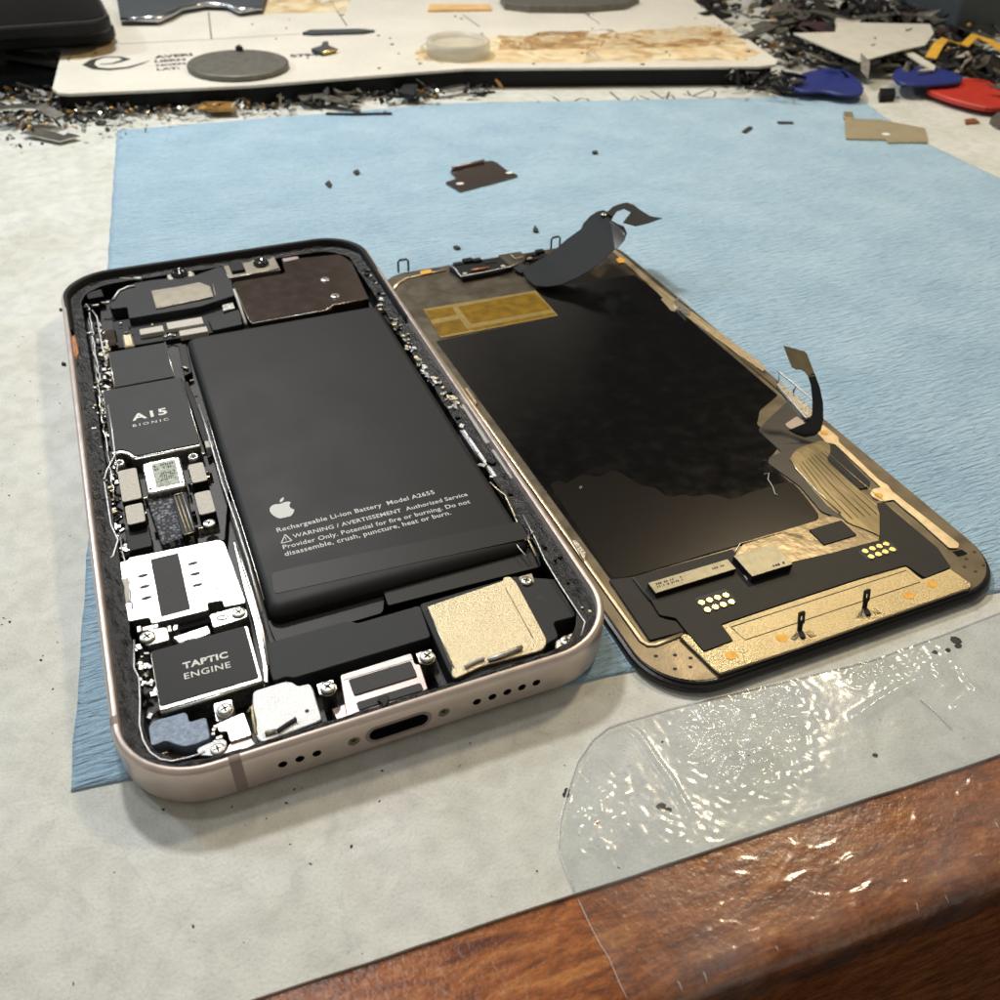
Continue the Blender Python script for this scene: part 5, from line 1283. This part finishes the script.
ribbon('flex_cable', [(735, 40), (760, 33), (775, 24), (800, 20), (812, 8)], 8, 5, 'deb_grey', 'long grey flex cable winding across the scrap beside the board', 'flex cable')
ribbon('flex_cable', [(731, 25), (752, 20), (770, 22), (780, 19)], 8, 2.5, 'deb_white', 'thin pale flex strip near the right board edge', 'flex cable')
ribbon('flex_cable', [(810, 10), (850, 18), (900, 14), (945, 22)], 9, 6, 'deb_grey', 'wide dull flex strip along the top of the scrap heap', 'flex cable')
ribbon('flex_cable', [(815, 55), (840, 64), (870, 66), (900, 66)], 5, 4, 'deb_grey', 'grey flex strip between the large card and the picks', 'flex cable')
ribbon('flex_cable', [(725, 78), (745, 76), (760, 83), (775, 82), (790, 92)], 2.5, 5, 'deb_dark', 'curled black cable end beyond the handwriting', 'flex cable')
ribbon('flex_cable', [(745, 86), (765, 88), (785, 94)], 1.0, 2.2, 'deb_grey', 'thin olive strip lying at the towel edge left of the blue pick', 'flex cable')
ribbon('flex_cable', [(935, 65), (955, 55), (975, 52), (995, 62), (1005, 75)], 5, 12, 'deb_dark', 'broad dark part below the yellow flex cable', 'flex cable')
ribbon('flex_cable', [(800, 24), (815, 26), (835, 32)], 8, 12, 'deb_maroon', 'dark maroon plate left of the large creased card', 'flex cable')
ribbon('metal_strip', [(28, 131), (45, 134), (62, 138), (74, 134)], 1.5, 6, 'deb_silver', 'bent grey metal strip at the left end of the scrap heap', 'metal strip', wave=.8)
ribbon('metal_strip', [(-5, 111), (15, 109), (40, 108), (58, 113)], 5.5, 5, 'deb_silver', 'long bright metal strip crossing the scrap at the left', 'metal strip')
ribbon('metal_strip', [(300, 99), (320, 97), (345, 101), (352, 97)], 3, 6, 'deb_grey', 'dull metal strip in the scrap line below the slim bar', 'metal strip')
ribbon('metal_strip', [(326, 113), (350, 113.5), (392, 113)], .8, 1.6, 'deb_dark', 'thin dark rod lying along the towel top edge', 'rod', wave=.2)
ribbon('metal_strip', [(345, 108), (360, 110)], 1.0, 2., 'deb_grey', 'short dark strip just above the thin rod', 'metal strip', wave=.2)
ribbon('metal_strip', [(424, 87), (440, 88), (465, 84)], 3.5, 3.5, 'deb_silver', 'pale metal strip in the scrap line below the round lid', 'metal strip')
ribbon('metal_strip', [(340, 95), (352, 90), (366, 82)], 3.5, 2, 'deb_grey', 'slanting grey strip rising from the scrap line', 'metal strip')
ribbon('metal_strip', [(80, 110), (92, 108), (104, 103)], 4, 2.5, 'deb_silver', 'slanting bright strip near the board front left corner', 'metal strip')
flatthing('metal_tab', [(398, 92), (404, 84), (418, 84), (414, 95)], 2.5, 1.5, 'mod', 'square dark tab in the scrap line with a tan stripe', 'metal tab')
flatthing('copper_scrap', [(200, 104), (205, 101), (234, 102), (236, 108), (208, 109)], 2, 1.2, 'deb_gold', 'flat gold coloured scrap in front of the white board', 'scrap')
flatthing('tan_scrap', [(965, 119), (975, 118), (980, 122), (966, 123)], .02, .8, 'copper', 'small tan scrap on the sheet in front of the red pick', 'scrap')
flatthing('grey_washer', [(990, 118), (1001, 110), (1012, 110), (1010, 124), (1000, 125)], .02, 2, 'coinm', 'grey round part at the right picture edge below the red pick', 'washer', r=1.5)
flatthing('black_block', [(880, 88), (895, 88), (896, 94), (881, 95)], .05, 3, 'black', 'small black block between the two blue picks', 'block')

# uncountable scrap
def debris(name, regions, n, label, seed, zmax=6):
    rr = random.Random(seed); bm = newbm(); mats = ['deb_dark', 'deb_dark', 'deb_grey', 'deb_silver', 'deb_gold', 'deb_white', 'black']
    names = ['deb_dark', 'deb_grey', 'deb_silver', 'deb_gold', 'deb_white', 'black', 'deb_maroon']
    for (u0, v0, u1, v1, k, sz, wts) in regions:
        for _ in range(k):
            t = rr.random(); s = rr.gauss(.5, .22); u = u0 + (u1 - u0) * t; v = v0 + (v1 - v0) * t + (s - .5) * sz[2]
            z = rr.uniform(.2, zmax); q = un(FT, u, v, z)
            mi = rr.choices(range(7), wts)[0]; l = rr.uniform(*sz[:2]); l = min(l, 2.6) if mi in (2, 3) else l; w = l * rr.uniform(.1, .5); th = rr.uniform(.2, .9)
            E = Euler((rr.gauss(0, .35), rr.gauss(0, .35), rr.uniform(0, PI))).to_matrix()
            if rr.random() < .22 and sz[1] < 12:
                rad = rr.uniform(.35, .9) * (1 if sz[1] < 6 else 1.8); g0 = len(bm.verts); prism(bm, disc(0, 0, rad, n=9), -rad * .6, rad * .6, rad * .2, rr.choice((1, 2, 2, 4, 3))); bm.verts.ensure_lookup_table()
                for v_ in bm.verts[g0:]:
                    c_ = E @ v_.co + q; c_.z = max(c_.z, .05); v_.co = c_
                continue
            g0 = len(bm.verts); kk = rr.choice((4, 4, 5, 6)); pl = []
            for a in range(kk):
                an = 2 * PI * a / kk + rr.uniform(-.3, .3); pl.append((l * math.cos(an) * rr.uniform(.7, 1), w * math.sin(an) * rr.uniform(.7, 1.2)))
            prism(bm, pl, -th / 2, th / 2, 0, mi); bm.verts.ensure_lookup_table()
            for v_ in bm.verts[g0:]:
                c_ = E @ v_.co + q; c_.z = max(c_.z, .05); v_.co = c_
    return tag(link(name, bm, names), label, 'scrap', kind='stuff')
Wd = (6, 3, 1.0, .5, .8, 5, .4)
debris('scrap_heap', [(690, -5, 1010, 20, 330, (3, 11, 60), Wd), (740, 45, 1000, 60, 380, (2, 8, 45), Wd), (730, 75, 800, 82, 90, (1.5, 5, 16), Wd), (950, 50, 1010, 85, 60, (2, 9, 30), Wd), (770, 20, 960, 20, 160, (5, 15, 40), (5, 3, .4, .4, .6, 6, 1))], 0, 'heap of dark flex cable and metal scraps right of the white board', 5, 8)
debris('scrap_line', [(-5, 118, 130, 103, 330, (.6, 3.2, 34), (5, 4, 1.6, 1.2, 1.5, 3, .2)), (100, 112, 250, 104, 170, (.5, 2.6, 13), (5, 4, 1.4, 1.2, 1.6, 3, .2)), (250, 104, 500, 88, 120, (1, 5, 14), (6, 3, 1, .5, .8, 5, .3)), (-5, 92, 70, 96, 120, (1, 5, 26), (7, 3, .6, .5, .5, 5, .2)), (0, 140, 180, 118, 40, (.3, 1.0, 22), (5, 3, .3, .3, .3, 2, 0))], 0, 'line of tiny dark screws and metal scraps in front of the white board', 9, 4)

# ------------------------------------------------------------------ LIGHT
def area(name, loc, target, size, power, col):
    l = bpy.data.lights.new(name, 'AREA'); l.shape = 'DISK'; l.size = size * S; l.energy = power; l.color = col
    o = bpy.data.objects.new(name, l); COL.objects.link(o); o.location = Vector(loc) * S
    o.rotation_euler = (Vector(target) - Vector(loc)).to_track_quat('-Z', 'Y').to_euler(); return o
area('bench_lamp', (33, 410, 415), (60, 60, 0), 50, 16500, (1, .985, .955))
area('warm_lamp', (323, 205, 359), (90, 40, 0), 45, 7500, (1, .80, .52))
area('cool_lamp', (-260, 420, 300), (70, 40, 0), 50, 7000, (.72, .86, 1))
area('ceiling_lamp', (-100, 500, 1450), (50, 50, 0), 150, 26000, (1, .96, .91))
w = bpy.data.worlds.new('World'); scene.world = w; w.use_nodes = True
nt = w.node_tree; bg = nt.nodes['Background']; bg.inputs[1].default_value = .5
tc = nt.nodes.new('ShaderNodeTexCoord'); nz_ = nt.nodes.new('ShaderNodeTexNoise'); nz_.inputs['Scale'].default_value = 2.6; nz_.inputs['Detail'].default_value = 2.5
rp = nt.nodes.new('ShaderNodeValToRGB'); nt.links.new(tc.outputs['Generated'], nz_.inputs['Vector']); nt.links.new(nz_.outputs['Fac'], rp.inputs[0]); nt.links.new(rp.outputs[0], bg.inputs[0])
rp.color_ramp.elements[0].position = .40; rp.color_ramp.elements[0].color = (.07, .065, .06, 1)
rp.color_ramp.elements[1].position = .66; rp.color_ramp.elements[1].color = (.95, .86, .74, 1)
scene.view_settings.view_transform = 'Standard'; scene.view_settings.look = 'None'; scene.view_settings.exposure = .16; scene.view_settings.gamma = 1
scene.render.engine = 'CYCLES'
scene.cycles.max_bounces = 6; scene.cycles.transparent_max_bounces = 12; scene.cycles.sample_clamp_indirect = 6
try: scene.cycles.use_denoising = True
except Exception: pass
